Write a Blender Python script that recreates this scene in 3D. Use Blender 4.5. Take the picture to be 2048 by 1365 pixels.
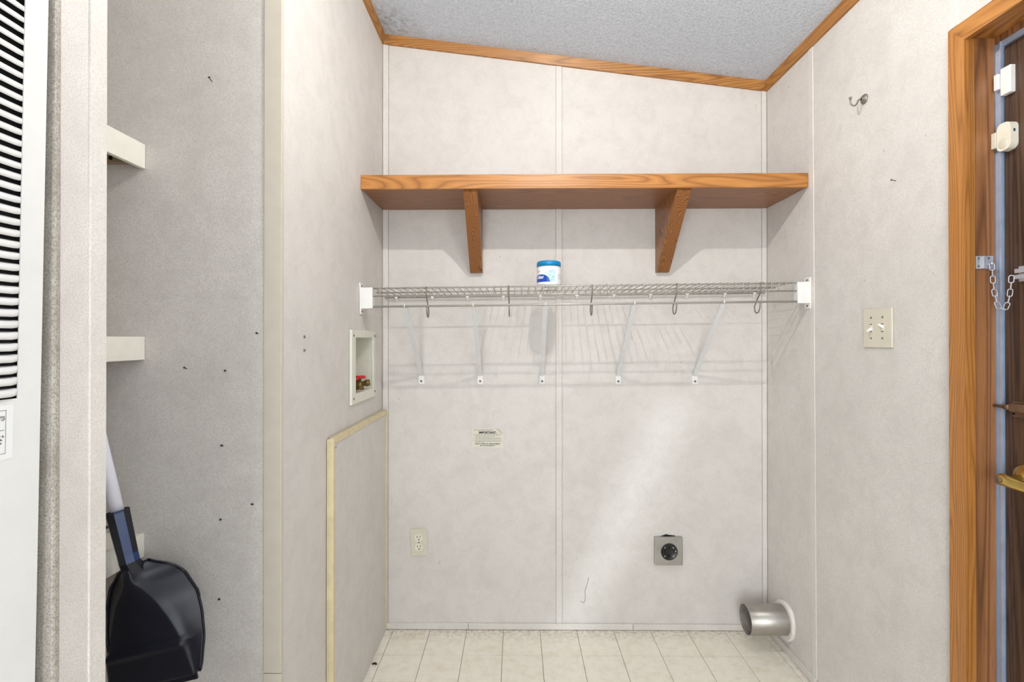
import bpy, bmesh, math, random
from mathutils import Vector, Matrix

# ------------------------------------------------------------------ clear
for o in list(bpy.data.objects):
    bpy.data.objects.remove(o)
scene = bpy.context.scene
COL = scene.collection
R = math.radians
random.seed(7)

# ------------------------------------------------------------------ room measures (metres)
F = 1012.0            # focal length in photo pixels
VX, VY = 1031.0, 678.0  # vanishing point of the room's depth lines
H = 1.212             # camera height
D = 2.115             # back wall
XL, XR = -0.552, 1.053  # alcove side walls
YP = 1.199            # closet side wall / end of the alcove's wall
ZL, ZR = 2.483, 2.278  # ceiling height at XL and XR (sloped)
YREAR = -2.6
def zc(x): return ZL + (ZR - ZL) * (x - XL) / (XR - XL)

# ------------------------------------------------------------------ camera
cd = bpy.data.cameras.new('camera')
cd.sensor_width = 36.0
cd.lens = F / 2048 * 36.0
cd.clip_start = 0.02
cd.shift_y = -0.0039
cam = bpy.data.objects.new('camera', cd)
cam.location = (0.0075, 0, H)
cam.rotation_euler = (R(90.2), 0, R(0.45))
COL.objects.link(cam)
scene.camera = cam

# ------------------------------------------------------------------ world, sun, daylight
LAMP = (0.17, 0.93, 2.245)
LAMP_STRENGTH = 17000.0
w = bpy.data.worlds.new('daylight_sky')
scene.world = w
w.use_nodes = True
bg = w.node_tree.nodes['Background']
bg.inputs[0].default_value = (0.62, 0.78, 1.0, 1)
bg.inputs[1].default_value = 1.0

sd = bpy.data.lights.new('sun', 'SUN')
sd.energy = 1.0
sd.angle = R(2.2)
sd.color = (0.86, 0.94, 1.0)
sun = bpy.data.objects.new('sun', sd)
COL.objects.link(sun)
sun.location = (0.6, -5, 3)
SUN_DIR = Vector((0.0, 4.715, -0.86))
sun.rotation_euler = SUN_DIR.to_track_quat('-Z', 'Y').to_euler()

def area(name, loc, size, direction, energy, color):
    ld = bpy.data.lights.new(name, 'AREA')
    ld.shape = 'RECTANGLE'
    ld.size, ld.size_y = size
    ld.energy = energy
    ld.color = color
    ob = bpy.data.objects.new(name, ld)
    COL.objects.link(ob)
    ob.location = loc
    ob.rotation_euler = Vector(direction).to_track_quat('-Z', 'Y').to_euler()
    return ob
# daylight from the unseen rear window, opened low to add fill
area('window_daylight', (-0.80, YREAR - 0.12, 1.12), (1.6, 1.96), (0, 1, 0), 112, (0.92, 0.955, 1.0))
area('side_window_daylight', (XR + 0.14, -1.25, 1.45), (1.4, 1.3), (-1, 0, 0), 36, (0.90, 0.95, 1.0))  # added fill from the right, brightens the left wall

scene.view_settings.view_transform = 'Standard'
scene.view_settings.look = 'None'
scene.view_settings.gamma = 1.0
scene.view_settings.use_curve_mapping = False
scene.view_settings.exposure = 0.04

# ------------------------------------------------------------------ pixel helpers
def PB(x, y, Y=D):
    return ((x - VX) * Y / F, Y, H - (y - VY) * Y / F)
def PS(x, y, X):
    Y = X * F / (x - VX)
    return (X, Y, H - (y - VY) * Y / F)

def srgb(r, g, b):
    def c(v):
        v /= 255.0
        return v / 12.92 if v <= 0.04045 else ((v + 0.055) / 1.055) ** 2.4
    return (c(r), c(g), c(b), 1.0)

# ------------------------------------------------------------------ materials
class NT:
    def __init__(s, name):
        s.m = bpy.data.materials.new(name)
        s.m.use_nodes = True
        s.t = s.m.node_tree
        s.n = s.t.nodes
        s.b = s.n['Principled BSDF']
        s.geo = None
    def node(s, typ, **kw):
        nd = s.n.new(typ)
        for k, v in kw.items():
            if k.startswith('i_'):
                nd.inputs[k[2:].replace('_', ' ')].default_value = v
            else:
                setattr(nd, k, v)
        return nd
    def link(s, a, b): s.t.links.new(a, b)
    def pos(s, scale=(1, 1, 1), off=(0, 0, 0)):
        if s.geo is None: s.geo = s.node('ShaderNodeNewGeometry')
        mp = s.node('ShaderNodeMapping')
        mp.inputs['Scale'].default_value = scale
        mp.inputs['Location'].default_value = off
        s.link(s.geo.outputs['Position'], mp.inputs['Vector'])
        return mp.outputs[0]
    def noise(s, vec, scale, detail=2, rough=0.5, dist=0.0):
        nd = s.node('ShaderNodeTexNoise')
        nd.inputs['Scale'].default_value = scale
        nd.inputs['Detail'].default_value = detail
        nd.inputs['Roughness'].default_value = rough
        nd.inputs['Distortion'].default_value = dist
        s.link(vec, nd.inputs['Vector'])
        return nd.outputs['Fac']
    def ramp(s, fac, stops):
        nd = s.node('ShaderNodeValToRGB')
        cr = nd.color_ramp
        cr.elements[0].position, cr.elements[0].color = stops[0][0], stops[0][1]
        cr.elements[1].position, cr.elements[1].color = stops[-1][0], stops[-1][1]
        for p, c in stops[1:-1]:
            e = cr.elements.new(p); e.color = c
        s.link(fac, nd.inputs[0])
        return nd.outputs[0]
    def mapr(s, fac, a, b, c=0.0, d=1.0):
        nd = s.node('ShaderNodeMapRange')
        nd.inputs[1].default_value, nd.inputs[2].default_value = a, b
        nd.inputs[3].default_value, nd.inputs[4].default_value = c, d
        s.link(fac, nd.inputs[0])
        return nd.outputs[0]
    def math(s, op, a, b=None):
        nd = s.node('ShaderNodeMath', operation=op)
        for i, v in enumerate((a, b)):
            if v is None: continue
            if isinstance(v, (int, float)): nd.inputs[i].default_value = v
            else: s.link(v, nd.inputs[i])
        return nd.outputs[0]
    def mix(s, fac, a, b, mode='MIX'):
        nd = s.node('ShaderNodeMix', data_type='RGBA', blend_type=mode)
        for i, v in ((0, fac), (6, a), (7, b)):
            if isinstance(v, (int, float, tuple)): nd.inputs[i].default_value = v
            else: s.link(v, nd.inputs[i])
        return nd.outputs[2]
    def bump(s, h, strength=0.2, dist=0.001):
        nd = s.node('ShaderNodeBump')
        nd.inputs['Strength'].default_value = strength
        nd.inputs['Distance'].default_value = dist
        s.link(h, nd.inputs['Height'])
        s.link(nd.outputs[0], s.b.inputs['Normal'])
    def col(s, c):
        if isinstance(c, tuple): s.b.inputs['Base Color'].default_value = c
        else: s.link(c, s.b.inputs['Base Color'])
    def rough(s, v):
        if isinstance(v, (int, float)): s.b.inputs['Roughness'].default_value = v
        else: s.link(v, s.b.inputs['Roughness'])

def plain(name, c, rough=0.5, metal=0.0, var=0.06, vscale=30.0, spec=None):
    t = NT(name)
    n = t.noise(t.pos(), vscale, 3)
    f = t.mapr(n, 0.3, 0.7, 1 - var, 1 + var)
    cc = t.mix(1.0, c, (1, 1, 1, 1), 'MULTIPLY')
    cm = t.node('ShaderNodeVectorMath', operation='SCALE')
    cm.inputs[0].default_value = c[:3]
    t.link(f, cm.inputs['Scale'])
    t.link(cm.outputs[0], t.b.inputs['Base Color'])
    t.rough(rough)
    t.b.inputs['Metallic'].default_value = metal
    if spec is not None: t.b.inputs['Specular IOR Level'].default_value = spec
    return t.m

def vinyl(name, base, dark, fine=460.0, grime=0.35):
    """vinyl faced wallboard: leathery fine pebble, soft cloudy mottling, faint scuffs"""
    t = NT(name)
    p = t.pos()
    fine_n = t.noise(p, fine, 2, 0.55)
    c1 = t.mix(t.math('MULTIPLY', t.mapr(fine_n, 0.42, 0.64), 0.75), base, dark)
    mott = t.noise(p, 14.0, 5, 0.72, 0.4)
    c2 = t.mix(t.math('MULTIPLY', t.mapr(mott, 0.42, 0.72), 0.55), c1, dark)
    big = t.noise(t.pos((1, 1, 1), (4, 8, 1)), 2.2, 3, 0.6)
    c2 = t.mix(t.math('MULTIPLY', t.mapr(big, 0.40, 0.75), 0.30), c2, dark)
    sp = t.noise(t.pos((1, 1, 0.7), (7, 3, 5)), 30.0, 2, 0.6)
    c4 = t.mix(t.math('MULTIPLY', t.mapr(sp, 0.75, 0.81), grime), c2, srgb(110, 103, 94))
    t.col(c4)
    t.rough(0.55)
    t.bump(fine_n, 0.28, 0.0010)
    return t.m

M = {}
M['vinyl'] = vinyl('wall_vinyl', srgb(226, 222, 217), srgb(197, 192, 186))
M['vinyl_trim'] = vinyl('batten_vinyl', srgb(228, 224, 218), srgb(206, 201, 194), grime=0.15)
M['beige_trim'] = plain('beige_trim', srgb(205, 197, 182), 0.45, var=0.03)

def ceiling_mat():
    t = NT('ceiling_stipple')
    p = t.pos()
    st = t.noise(p, 120.0, 3, 0.6)
    c = t.mix(t.mapr(st, 0.4, 0.68), srgb(214, 222, 232), srgb(190, 199, 210))
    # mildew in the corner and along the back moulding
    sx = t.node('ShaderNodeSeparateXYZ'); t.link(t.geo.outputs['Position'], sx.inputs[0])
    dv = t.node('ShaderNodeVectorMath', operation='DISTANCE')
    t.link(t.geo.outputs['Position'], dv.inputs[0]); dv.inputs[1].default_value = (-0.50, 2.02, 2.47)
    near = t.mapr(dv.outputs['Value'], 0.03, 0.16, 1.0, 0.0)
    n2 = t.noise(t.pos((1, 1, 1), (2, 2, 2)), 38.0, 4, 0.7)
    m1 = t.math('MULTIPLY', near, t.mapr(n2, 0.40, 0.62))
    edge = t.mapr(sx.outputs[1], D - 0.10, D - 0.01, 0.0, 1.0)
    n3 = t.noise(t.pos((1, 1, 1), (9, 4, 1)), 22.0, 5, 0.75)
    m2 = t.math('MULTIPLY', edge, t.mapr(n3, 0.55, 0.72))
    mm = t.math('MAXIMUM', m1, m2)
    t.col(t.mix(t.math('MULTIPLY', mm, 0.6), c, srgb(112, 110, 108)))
    t.rough(0.9)
    t.bump(st, 0.7, 0.004)
    return t.m
M['ceiling'] = ceiling_mat()

def wood(name, axis, c_light, c_mid, c_dark, seed=0.0, grain=34.0, rough=0.38, pores=0.55, stretch=0.085):
    """oak print: long grain along axis, cathedral bands, dark pores"""
    t = NT(name)
    st = [1.0, 1.0, 1.0]; st[axis] = stretch
    p = t.pos(tuple(st), (seed, seed * 0.7, seed * 1.3))
    warp = t.noise(p, 8.0, 2, 0.45, 0.3)
    band = t.math('FRACT', t.math('MULTIPLY', warp, grain))
    tri = t.math('ABSOLUTE', t.math('SUBTRACT', t.math('MULTIPLY', band, 2.0), 1.0))
    fine_s = [1.0, 1.0, 1.0]; fine_s[axis] = 0.03
    pore = t.noise(t.pos(tuple(fine_s), (seed * 2, 1, seed)), 330.0, 3, 0.65)
    broad = t.noise(p, 3.0, 2, 0.5)
    c = t.ramp(tri, [(0.0, c_dark), (0.35, c_mid), (1.0, c_light)])
    c = t.mix(t.math('MULTIPLY', t.mapr(broad, 0.35, 0.7), 0.5), c, c_mid)
    c = t.mix(t.math('MULTIPLY', t.mapr(pore, 0.52, 0.70), pores), c, c_dark)
    t.col(c)
    t.rough(rough)
    t.bump(pore, 0.12, 0.0006)
    return t.m

OAK = (srgb(192, 134, 70), srgb(174, 115, 54), srgb(132, 84, 38))
M['oak_x'] = wood('golden_oak_along_shelf', 0, *OAK, seed=1.0)
M['oak_y'] = wood('golden_oak_along_wall', 1, *OAK, seed=2.3)
M['oak_z'] = wood('golden_oak_upright', 2, *OAK, seed=3.1)
OAKD = (srgb(178, 112, 60), srgb(156, 94, 48), srgb(112, 66, 34))
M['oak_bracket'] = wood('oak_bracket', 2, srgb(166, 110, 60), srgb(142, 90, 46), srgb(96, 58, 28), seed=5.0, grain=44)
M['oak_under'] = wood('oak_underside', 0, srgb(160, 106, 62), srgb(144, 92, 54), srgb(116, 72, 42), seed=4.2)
M['jamb'] = wood('oak_jamb', 2, srgb(166, 114, 70), srgb(140, 94, 58), srgb(92, 58, 36), seed=6.6, grain=30, stretch=0.035)
M['door'] = wood('dark_walnut_door', 2, srgb(88, 64, 46), srgb(72, 51, 37), srgb(38, 26, 20), seed=8.2, grain=40, rough=0.5, pores=0.9, stretch=0.02)
M['crown'] = wood('oak_crown', 0, srgb(188, 134, 70), srgb(168, 114, 54), srgb(130, 84, 38), seed=7.7)
M['crown_y'] = wood('oak_crown_side', 1, srgb(188, 134, 70), srgb(168, 114, 54), srgb(130, 84, 38), seed=9.1)

def floor_mat():
    t = NT('vinyl_floor_tile')
    p = t.pos()
    n = t.noise(p, 26.0, 5, 0.7)
    c = t.mix(t.mapr(n, 0.45, 0.75), srgb(250, 244, 230), srgb(236, 228, 208))
    # yellow stains
    y = t.noise(t.pos((1, 1, 1), (4, 9, 0)), 6.0, 3, 0.6)
    c = t.mix(t.math('MULTIPLY', t.mapr(y, 0.58, 0.80), 0.45), c, srgb(222, 200, 158))
    # specks of dirt
    s1 = t.noise(t.pos((1, 1, 1), (1, 5, 0)), 95.0, 2, 0.7)
    c = t.mix(t.math('MULTIPLY', t.mapr(s1, 0.70, 0.76), 0.55), c, srgb(120, 104, 84))
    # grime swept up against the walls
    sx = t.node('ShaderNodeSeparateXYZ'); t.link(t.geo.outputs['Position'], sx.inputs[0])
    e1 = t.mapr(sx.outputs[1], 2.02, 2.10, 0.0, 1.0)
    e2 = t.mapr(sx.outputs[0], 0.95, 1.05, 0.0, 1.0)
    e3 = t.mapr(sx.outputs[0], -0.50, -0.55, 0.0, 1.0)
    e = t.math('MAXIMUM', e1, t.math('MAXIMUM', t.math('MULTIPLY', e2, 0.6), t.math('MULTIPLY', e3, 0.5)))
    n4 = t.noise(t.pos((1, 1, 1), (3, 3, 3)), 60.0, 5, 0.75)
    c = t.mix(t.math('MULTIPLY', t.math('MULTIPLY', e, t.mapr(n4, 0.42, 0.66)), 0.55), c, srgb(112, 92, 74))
    t.col(c)
    t.rough(0.35)
    t.bump(n, 0.05, 0.001)
    return t.m
M['tile'] = floor_mat()
M['joint'] = plain('floor_joint', srgb(140, 126, 108), 0.8)
M['white_plastic'] = plain('white_plastic', srgb(236, 235, 232), 0.35, var=0.02)
M['white_paint'] = plain('white_painted_shelf', srgb(232, 229, 218), 0.45, var=0.03)
M['white_enamel'] = plain('white_enamel', srgb(228, 229, 229), 0.3, var=0.03, vscale=60)
M['ivory'] = plain('ivory_plastic', srgb(214, 208, 190), 0.35, var=0.02)
M['ivory_dark'] = plain('ivory_plastic_worn', srgb(230, 225, 208), 0.35, var=0.05)
M['boxplastic'] = plain('washer_box_plastic', srgb(222, 222, 208), 0.4, var=0.03)
M['cream_edge'] = plain('cream_edging', srgb(216, 202, 164), 0.5, var=0.08)
M['wire'] = plain('coated_wire', srgb(176, 172, 164), 0.35, metal=0.25, var=0.04)
M['hook_metal'] = plain('hook_metal', srgb(140, 134, 124), 0.35, metal=0.6)
M['steel'] = plain('galvanised_steel', srgb(178, 176, 170), 0.38, metal=0.75, var=0.08)
M['duct'] = plain('aluminium_duct', srgb(168, 164, 156), 0.36, metal=0.8, var=0.06)
M['lining'] = plain('dusty_duct_lining', srgb(128, 122, 114), 0.7, metal=0.2, var=0.2)
M['chrome'] = plain('zinc_chain', srgb(196, 200, 208), 0.35, metal=0.55)
M['alu'] = plain('aluminium_strip', srgb(176, 190, 214), 0.4, metal=0.35, var=0.08)  # blue cast holds the sky's reflection in the base colour
M['brass'] = plain('polished_brass', srgb(206, 178, 104), 0.22, metal=0.95, var=0.08)
M['bronze'] = plain('worn_bronze', srgb(128, 104, 84), 0.45, metal=0.7, var=0.2)
M['old_brass'] = plain('valve_brass', srgb(128, 108, 62), 0.45, metal=0.7, var=0.25)
M['red'] = plain('red_valve_handle', srgb(200, 32, 36), 0.4)
M['black'] = plain('black_bakelite', srgb(26, 25, 25), 0.3)
M['void'] = plain('dark_void', srgb(16, 16, 18), 0.9)
M['screw'] = plain('screw_metal', srgb(120, 114, 104), 0.4, metal=0.6)
M['nail'] = plain('nail_metal', srgb(84, 78, 70), 0.45, metal=0.6)
M['foam'] = plain('white_sealing_ring', srgb(230, 228, 222), 0.8, var=0.04)
M['paper'] = plain('aged_paper', srgb(222, 219, 204), 0.7, var=0.02)
M['label_white'] = plain('label_white', srgb(238, 239, 238), 0.5, var=0.01)
M['ink'] = plain('black_ink', srgb(40, 38, 36), 0.7)
M['ink_grey'] = plain('grey_ink', srgb(140, 134, 122), 0.7)
M['raw_wood'] = plain('raw_wood', srgb(150, 128, 108), 0.8, var=0.15)
M['pan'] = plain('navy_plastic', srgb(15, 18, 31), 0.36, var=0.12, spec=0.45)
M['pan_blue'] = plain('blue_socket_plastic', srgb(6, 44, 96), 0.32, var=0.1, spec=0.6)
M['pole'] = plain('white_pole', srgb(226, 226, 238), 0.3, var=0.02)
M['furnace'] = plain('furnace_enamel', srgb(230, 230, 228), 0.4, var=0.02)
M['grimy'] = vinyl('grimy_partition_edge', srgb(192, 186, 176), srgb(132, 124, 112), 420.0, 0.8)  # dirt, with the shade beside the furnace mixed into the tone
M['crumb'] = plain('dark_crumb', srgb(52, 40, 28), 0.9)
M['curtain'] = plain('curtain_cloth', srgb(150, 140, 128), 0.9)
M['glass'] = None
def glass_mat():
    t = NT('window_glass')
    tr = t.node('ShaderNodeBsdfTransparent'); gl = t.node('ShaderNodeBsdfGlossy')
    gl.inputs['Roughness'].default_value = 0.02
    mx = t.node('ShaderNodeMixShader'); mx.inputs[0].default_value = 0.06
    t.link(tr.outputs[0], mx.inputs[1]); t.link(gl.outputs[0], mx.inputs[2])
    t.link(mx.outputs[0], t.n['Material Output'].inputs['Surface'])
    return t.m
M['glass'] = glass_mat()
def bulb_mat():
    t = NT('glowing_filament')
    em = t.node('ShaderNodeEmission')
    em.inputs[0].default_value = (1.0, 0.945, 0.885, 1)
    em.inputs[1].default_value = LAMP_STRENGTH
    t.link(em.outputs[0], t.n['Material Output'].inputs['Surface'])
    return t.m
M['bulb'] = bulb_mat()

# ------------------------------------------------------------------ mesh builder
class MB:
    def __init__(s): s.v = []; s.f = []; s.sm = []
    def add(s, verts, faces, smooth=False):
        o = len(s.v)
        s.v += [tuple(v) for v in verts]
        for f in faces:
            s.f.append(tuple(i + o for i in f)); s.sm.append(smooth)
        return s
    def box(s, x0, x1, y0, y1, z0, z1, bev=0.0):
        if bev <= 0:
            v = [(x0, y0, z0), (x1, y0, z0), (x1, y1, z0), (x0, y1, z0), (x0, y0, z1), (x1, y0, z1), (x1, y1, z1), (x0, y1, z1)]
            return s.add(v, [(3, 2, 1, 0), (4, 5, 6, 7), (0, 1, 5, 4), (1, 2, 6, 5), (2, 3, 7, 6), (3, 0, 4, 7)])
        bm = bmesh.new()
        bmesh.ops.create_cube(bm, size=1.0)
        for v in bm.verts:
            v.co = Vector((x0 if v.co.x < 0 else x1, y0 if v.co.y < 0 else y1, z0 if v.co.z < 0 else z1))
        bmesh.ops.bevel(bm, geom=bm.edges[:], offset=bev, segments=2, affect='EDGES', profile=0.5)
        bm.verts.index_update()
        s.add([v.co[:] for v in bm.verts], [[v.index for v in f.verts] for f in bm.faces])
        bm.free()
        return s
    def hexa(s, bot, top):
        return s.add(list(bot) + list(top), [(3, 2, 1, 0), (4, 5, 6, 7), (0, 1, 5, 4), (1, 2, 6, 5), (2, 3, 7, 6), (3, 0, 4, 7)])
    def prism(s, poly, axis, a0, a1, smooth=False):
        """poly: 2D list in the two other axes (in x,y,z order)"""
        n = len(poly)
        def mk(p, a):
            q = list(p); q.insert(axis, a); return q
        v = [mk(p, a0) for p in poly] + [mk(p, a1) for p in poly]
        fs = [tuple(range(n - 1, -1, -1)), tuple(range(n, 2 * n))]
        o = len(s.v); s.add(v, fs)
        for i in range(n):
            j = (i + 1) % n
            s.f.append((o + i, o + j, o + n + j, o + n + i)); s.sm.append(smooth)
        return s
    def tube(s, pts, r, seg=8, closed=False, caps=True):
        P = [Vector(p) for p in pts]; n = len(P)
        rr = r if isinstance(r, (list, tuple)) else [r] * n
        tang = []
        for i in range(n):
            a = P[i - 1] if (i > 0 or closed) else P[i]
            b = P[(i + 1) % n] if (i < n - 1 or closed) else P[i]
            tang.append((b - a).normalized())
        up = Vector((0, 0, 1))
        if abs(tang[0].dot(up)) > 0.9: up = Vector((1, 0, 0))
        nrm = tang[0].cross(up).normalized()
        verts = []
        for i in range(n):
            nrm = (nrm - tang[i] * nrm.dot(tang[i])).normalized()
            bn = tang[i].cross(nrm)
            for k in range(seg):
                a = 2 * math.pi * k / seg
                verts.append(P[i] + (nrm * math.cos(a) + bn * math.sin(a)) * rr[i])
        fs = []
        for i in range(n if closed else n - 1):
            j = (i + 1) % n
            for k in range(seg):
                l = (k + 1) % seg
                fs.append((i * seg + k, i * seg + l, j * seg + l, j * seg + k))
        s.add(verts, fs, True)
        if caps and not closed:
            o = len(s.v) - len(verts)
            s.f.append(tuple(o + k for k in range(seg - 1, -1, -1))); s.sm.append(False)
            s.f.append(tuple(o + (n - 1) * seg + k for k in range(seg))); s.sm.append(False)
        return s
    def lathe(s, prof, c, axis, seg=24, smooth=True):
        """prof: (radius, distance along axis) rows; c: centre; axis: unit vector"""
        ax = Vector(axis).normalized()
        up = Vector((0, 0, 1)) if abs(ax.z) < 0.9 else Vector((1, 0, 0))
        a = ax.cross(up).normalized(); b = ax.cross(a)
        C = Vector(c); verts = []; fs = []
        for r, h in prof:
            for k in range(seg):
                t = 2 * math.pi * k / seg
                verts.append(C + ax * h + (a * math.cos(t) + b * math.sin(t)) * r)
        for i in range(len(prof) - 1):
            for k in range(seg):
                l = (k + 1) % seg
                fs.append((i * seg + k, i * seg + l, (i + 1) * seg + l, (i + 1) * seg + k))
        return s.add(verts, fs, smooth)
    def disc(s, c, axis, r, h0, h1, seg=20):
        return s.lathe([(0.0001, h0), (r, h0), (r, h1), (0.0001, h1)], c, axis, seg, False)
    def build(s, name, mat, parent=None, origin=None):
        org = Vector(origin) if origin else (Vector(parent['_base']) if parent is not None and '_base' in parent else Vector((0, 0, 0)))
        me = bpy.data.meshes.new(name)
        me.from_pydata([tuple(Vector(v) - org) for v in s.v], [], s.f)
        me.polygons.foreach_set('use_smooth', s.sm)
        me.update()
        bm = bmesh.new(); bm.from_mesh(me)
        bmesh.ops.recalc_face_normals(bm, faces=bm.faces[:]); bm.to_mesh(me); bm.free()
        me.materials.append(M[mat] if isinstance(mat, str) else mat)
        ob = bpy.data.objects.new(name, me)
        COL.objects.link(ob)
        if parent is not None:
            ob.parent = parent
            ob['_base'] = tuple(org)
        else:
            ob.location = org
            ob['_base'] = tuple(org)
        return ob

def tag(o, label, cat, group=None):
    o['label'] = label; o['category'] = cat
    if group: o['group'] = group
    return o
def thing(name, loc, label, cat, group=None):
    o = bpy.data.objects.new(name, None)
    o.empty_display_size = 0.05
    COL.objects.link(o)
    o.location = loc
    o['_base'] = tuple(loc)
    return tag(o, label, cat, group)
def struct(o, label=None):
    o['kind'] = 'structure'
    if label: o['label'] = label
    return o
def inst(src, name, parent, offset):
    """another piece sharing src's mesh, moved by offset from src"""
    o = src.copy(); o.name = name
    COL.objects.link(o)
    o.parent = parent
    o.location = src.location + Vector(offset)
    return o
def dup(root, delta, label=None):
    r = root.copy(); COL.objects.link(r)
    r.location = root.location + Vector(delta)
    if label: r['label'] = label
    for ch in list(root.children):
        c = ch.copy(); COL.objects.link(c); c.parent = r
        for g in list(ch.children):
            d = g.copy(); COL.objects.link(d); d.parent = c
    return r

def text_geo(body, size, align='CENTER', bold=0.0):
    cu = bpy.data.curves.new('lettering', 'FONT')
    cu.body = body; cu.size = size; cu.align_x = align; cu.align_y = 'CENTER'; cu.offset = bold
    cu.resolution_u = 3
    ob = bpy.data.objects.new('lettering', cu)
    COL.objects.link(ob)
    bpy.context.view_layer.update()
    me = bpy.data.meshes.new_from_object(ob.evaluated_get(bpy.context.evaluated_depsgraph_get()))
    vs = [v.co.copy() for v in me.vertices]; fs = [tuple(p.vertices) for p in me.polygons]
    bpy.data.objects.remove(ob); bpy.data.curves.remove(cu); bpy.data.meshes.remove(me)
    return vs, fs
def put_text(mb, body, size, fn, align='CENTER', bold=0.0, squeeze=1.0):
    vs, fs = text_geo(body, size, align, bold)
    mb.add([fn(v.x * squeeze, v.y) for v in vs], fs)

# ================================================================== STRUCTURE
# ------------------------------------------------------------------ floor with tiles
fl = MB()
fl.box(-2.3, 1.25, YREAR - 0.1, D + 0.1, -0.10, -0.003)
floor = struct(fl.build('floor', 'joint'), 'cream vinyl floor with a grid of square tiles')
T = 0.1524; GX0, GY0 = -0.045, 1.9407; G = 0.0009
tile_cache = {}
def tile(x0, x1, y0, y1):
    key = (round(x1 - x0, 4), round(y1 - y0, 4))
    if key not in tile_cache:
        hx, hy = (x1 - x0) / 2, (y1 - y0) / 2; b = 0.0006; z = 0.003
        mb = MB()
        lo = [(-hx, -hy, 0), (hx, -hy, 0), (hx, hy, 0), (-hx, hy, 0)]
        mi = [(-hx, -hy, z - b), (hx, -hy, z - b), (hx, hy, z - b), (-hx, hy, z - b)]
        tp = [(-hx + b, -hy + b, z), (hx - b, -hy + b, z), (hx - b, hy - b, z), (-hx + b, hy - b, z)]
        fs = [(3, 2, 1, 0), (8, 9, 10, 11)]
        for i in range(4):
            j = (i + 1) % 4
            fs += [(i, j, 4 + j, 4 + i), (4 + i, 4 + j, 8 + j, 8 + i)]
        mb.add(lo + mi + tp, fs)
        o = mb.build('tile', 'tile', floor)
        tile_cache[key] = o.data
    else:
        o = bpy.data.objects.new('tile', tile_cache[key]); COL.objects.link(o); o.parent = floor
    o.location = ((x0 + x1) / 2, (y0 + y1) / 2, -0.003)
for i in range(-8, 9):
    for j in range(-9, 3):
        x0, x1 = GX0 + i * T + G, GX0 + (i + 1) * T - G
        y0, y1 = GY0 + (j - 1) * T + G, GY0 + j * T - G
        x0, x1, y0, y1 = max(x0, XL), min(x1, XR), y0, min(y1, D)
        if x1 - x0 > 0.006 and y1 - y0 > 0.006:
            tile(x0, x1, y0, y1)
fe = MB(); fe.box(-2.2, XR, YREAR, GY0 - 10 * T - G, -0.003, 0.0)
fe.box(-1.35, XL - 0.002, GY0 - 10 * T, YP, -0.003, 0.0)
fe.build('sheet', 'tile', floor)

# ------------------------------------------------------------------ ceiling (sloping down to the door wall)
ce = MB()
xa, xb = -2.3, XR + 0.12
ce.hexa([(xa, YREAR - 0.1, zc(xa)), (xb, YREAR - 0.1, zc(xb)), (xb, D + 0.1, zc(xb)), (xa, D + 0.1, zc(xa))],
        [(xa, YREAR - 0.1, zc(xa) + 0.1), (xb, YREAR - 0.1, zc(xb) + 0.1), (xb, D + 0.1, zc(xb) + 0.1), (xa, D + 0.1, zc(xa) + 0.1)])
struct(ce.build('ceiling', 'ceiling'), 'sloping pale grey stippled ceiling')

# ------------------------------------------------------------------ back wall: backing, two boards, battens
wb = MB(); wb.box(XL - 0.15, XR + 0.12, D + 0.006, D + 0.09, 0, 2.52)
wall_back = struct(wb.build('wall_back', 'vinyl_trim'), 'back wall of pale grey vinyl wallboard')
def back_panel(x0, x1):
    mb = MB()
    mb.hexa([(x0, D, 0), (x1, D, 0), (x1, D + 0.006, 0), (x0, D + 0.006, 0)],
            [(x0, D, zc(x0) - 0.002), (x1, D, zc(x1) - 0.002), (x1, D + 0.006, zc(x1) - 0.002), (x0, D + 0.006, zc(x0) - 0.002)])
    return mb.build('wall_panel', 'vinyl', wall_back)
XM = 0.187
back_panel(XL + 0.026, XM - 0.0135); back_panel(XM + 0.0135, XR - 0.0225)
def strip(parent, bot, top, depth_axis, depth, z0, z1, name='batten', mat='vinyl_trim'):
    """upright strip; bot/top = (a0,a1) extents at z0 and z1 along the other horizontal axis; depth = (d0,d1)"""
    def pt(a, d, z): return (a, d, z) if depth_axis == 1 else (d, a, z)
    d0, d1 = depth
    mb = MB(); c = 0.0005
    s = 1 if d1 > d0 else -1
    dm = d1 - s * c
    rows = []
    for (a0, a1), z in ((bot, z0), (top, z1)):
        rows.append([pt(a0, d0, z), pt(a0, dm, z), pt(a0 + c, d1, z), pt(a1 - c, d1, z), pt(a1, dm, z), pt(a1, d0, z)])
    n = 6
    mb.add(rows[0] + rows[1], [tuple(range(n)), tuple(range(n, 2 * n))] + [(i, (i + 1) % n, n + (i + 1) % n, n + i) for i in range(n)])
    return mb.build(name, mat, parent)
strip(wall_back, (XM - 0.0122, XM + 0.0122), (XM - 0.0122, XM + 0.0122), 1, (D + 0.006, D - 0.0025), 0.026, zc(XM) - 0.035)
strip(wall_back, (XL + 0.0018, XL + 0.0248), (XL + 0.0018, XL + 0.0248), 1, (D + 0.006, D - 0.003), 0.026, zc(XL) - 0.03)
strip(wall_back, (XR - 0.0213, XR - 0.0020), (XR - 0.0213, XR - 0.0020), 1, (D + 0.006, D - 0.003), 0.026, zc(XR) - 0.03)

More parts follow.
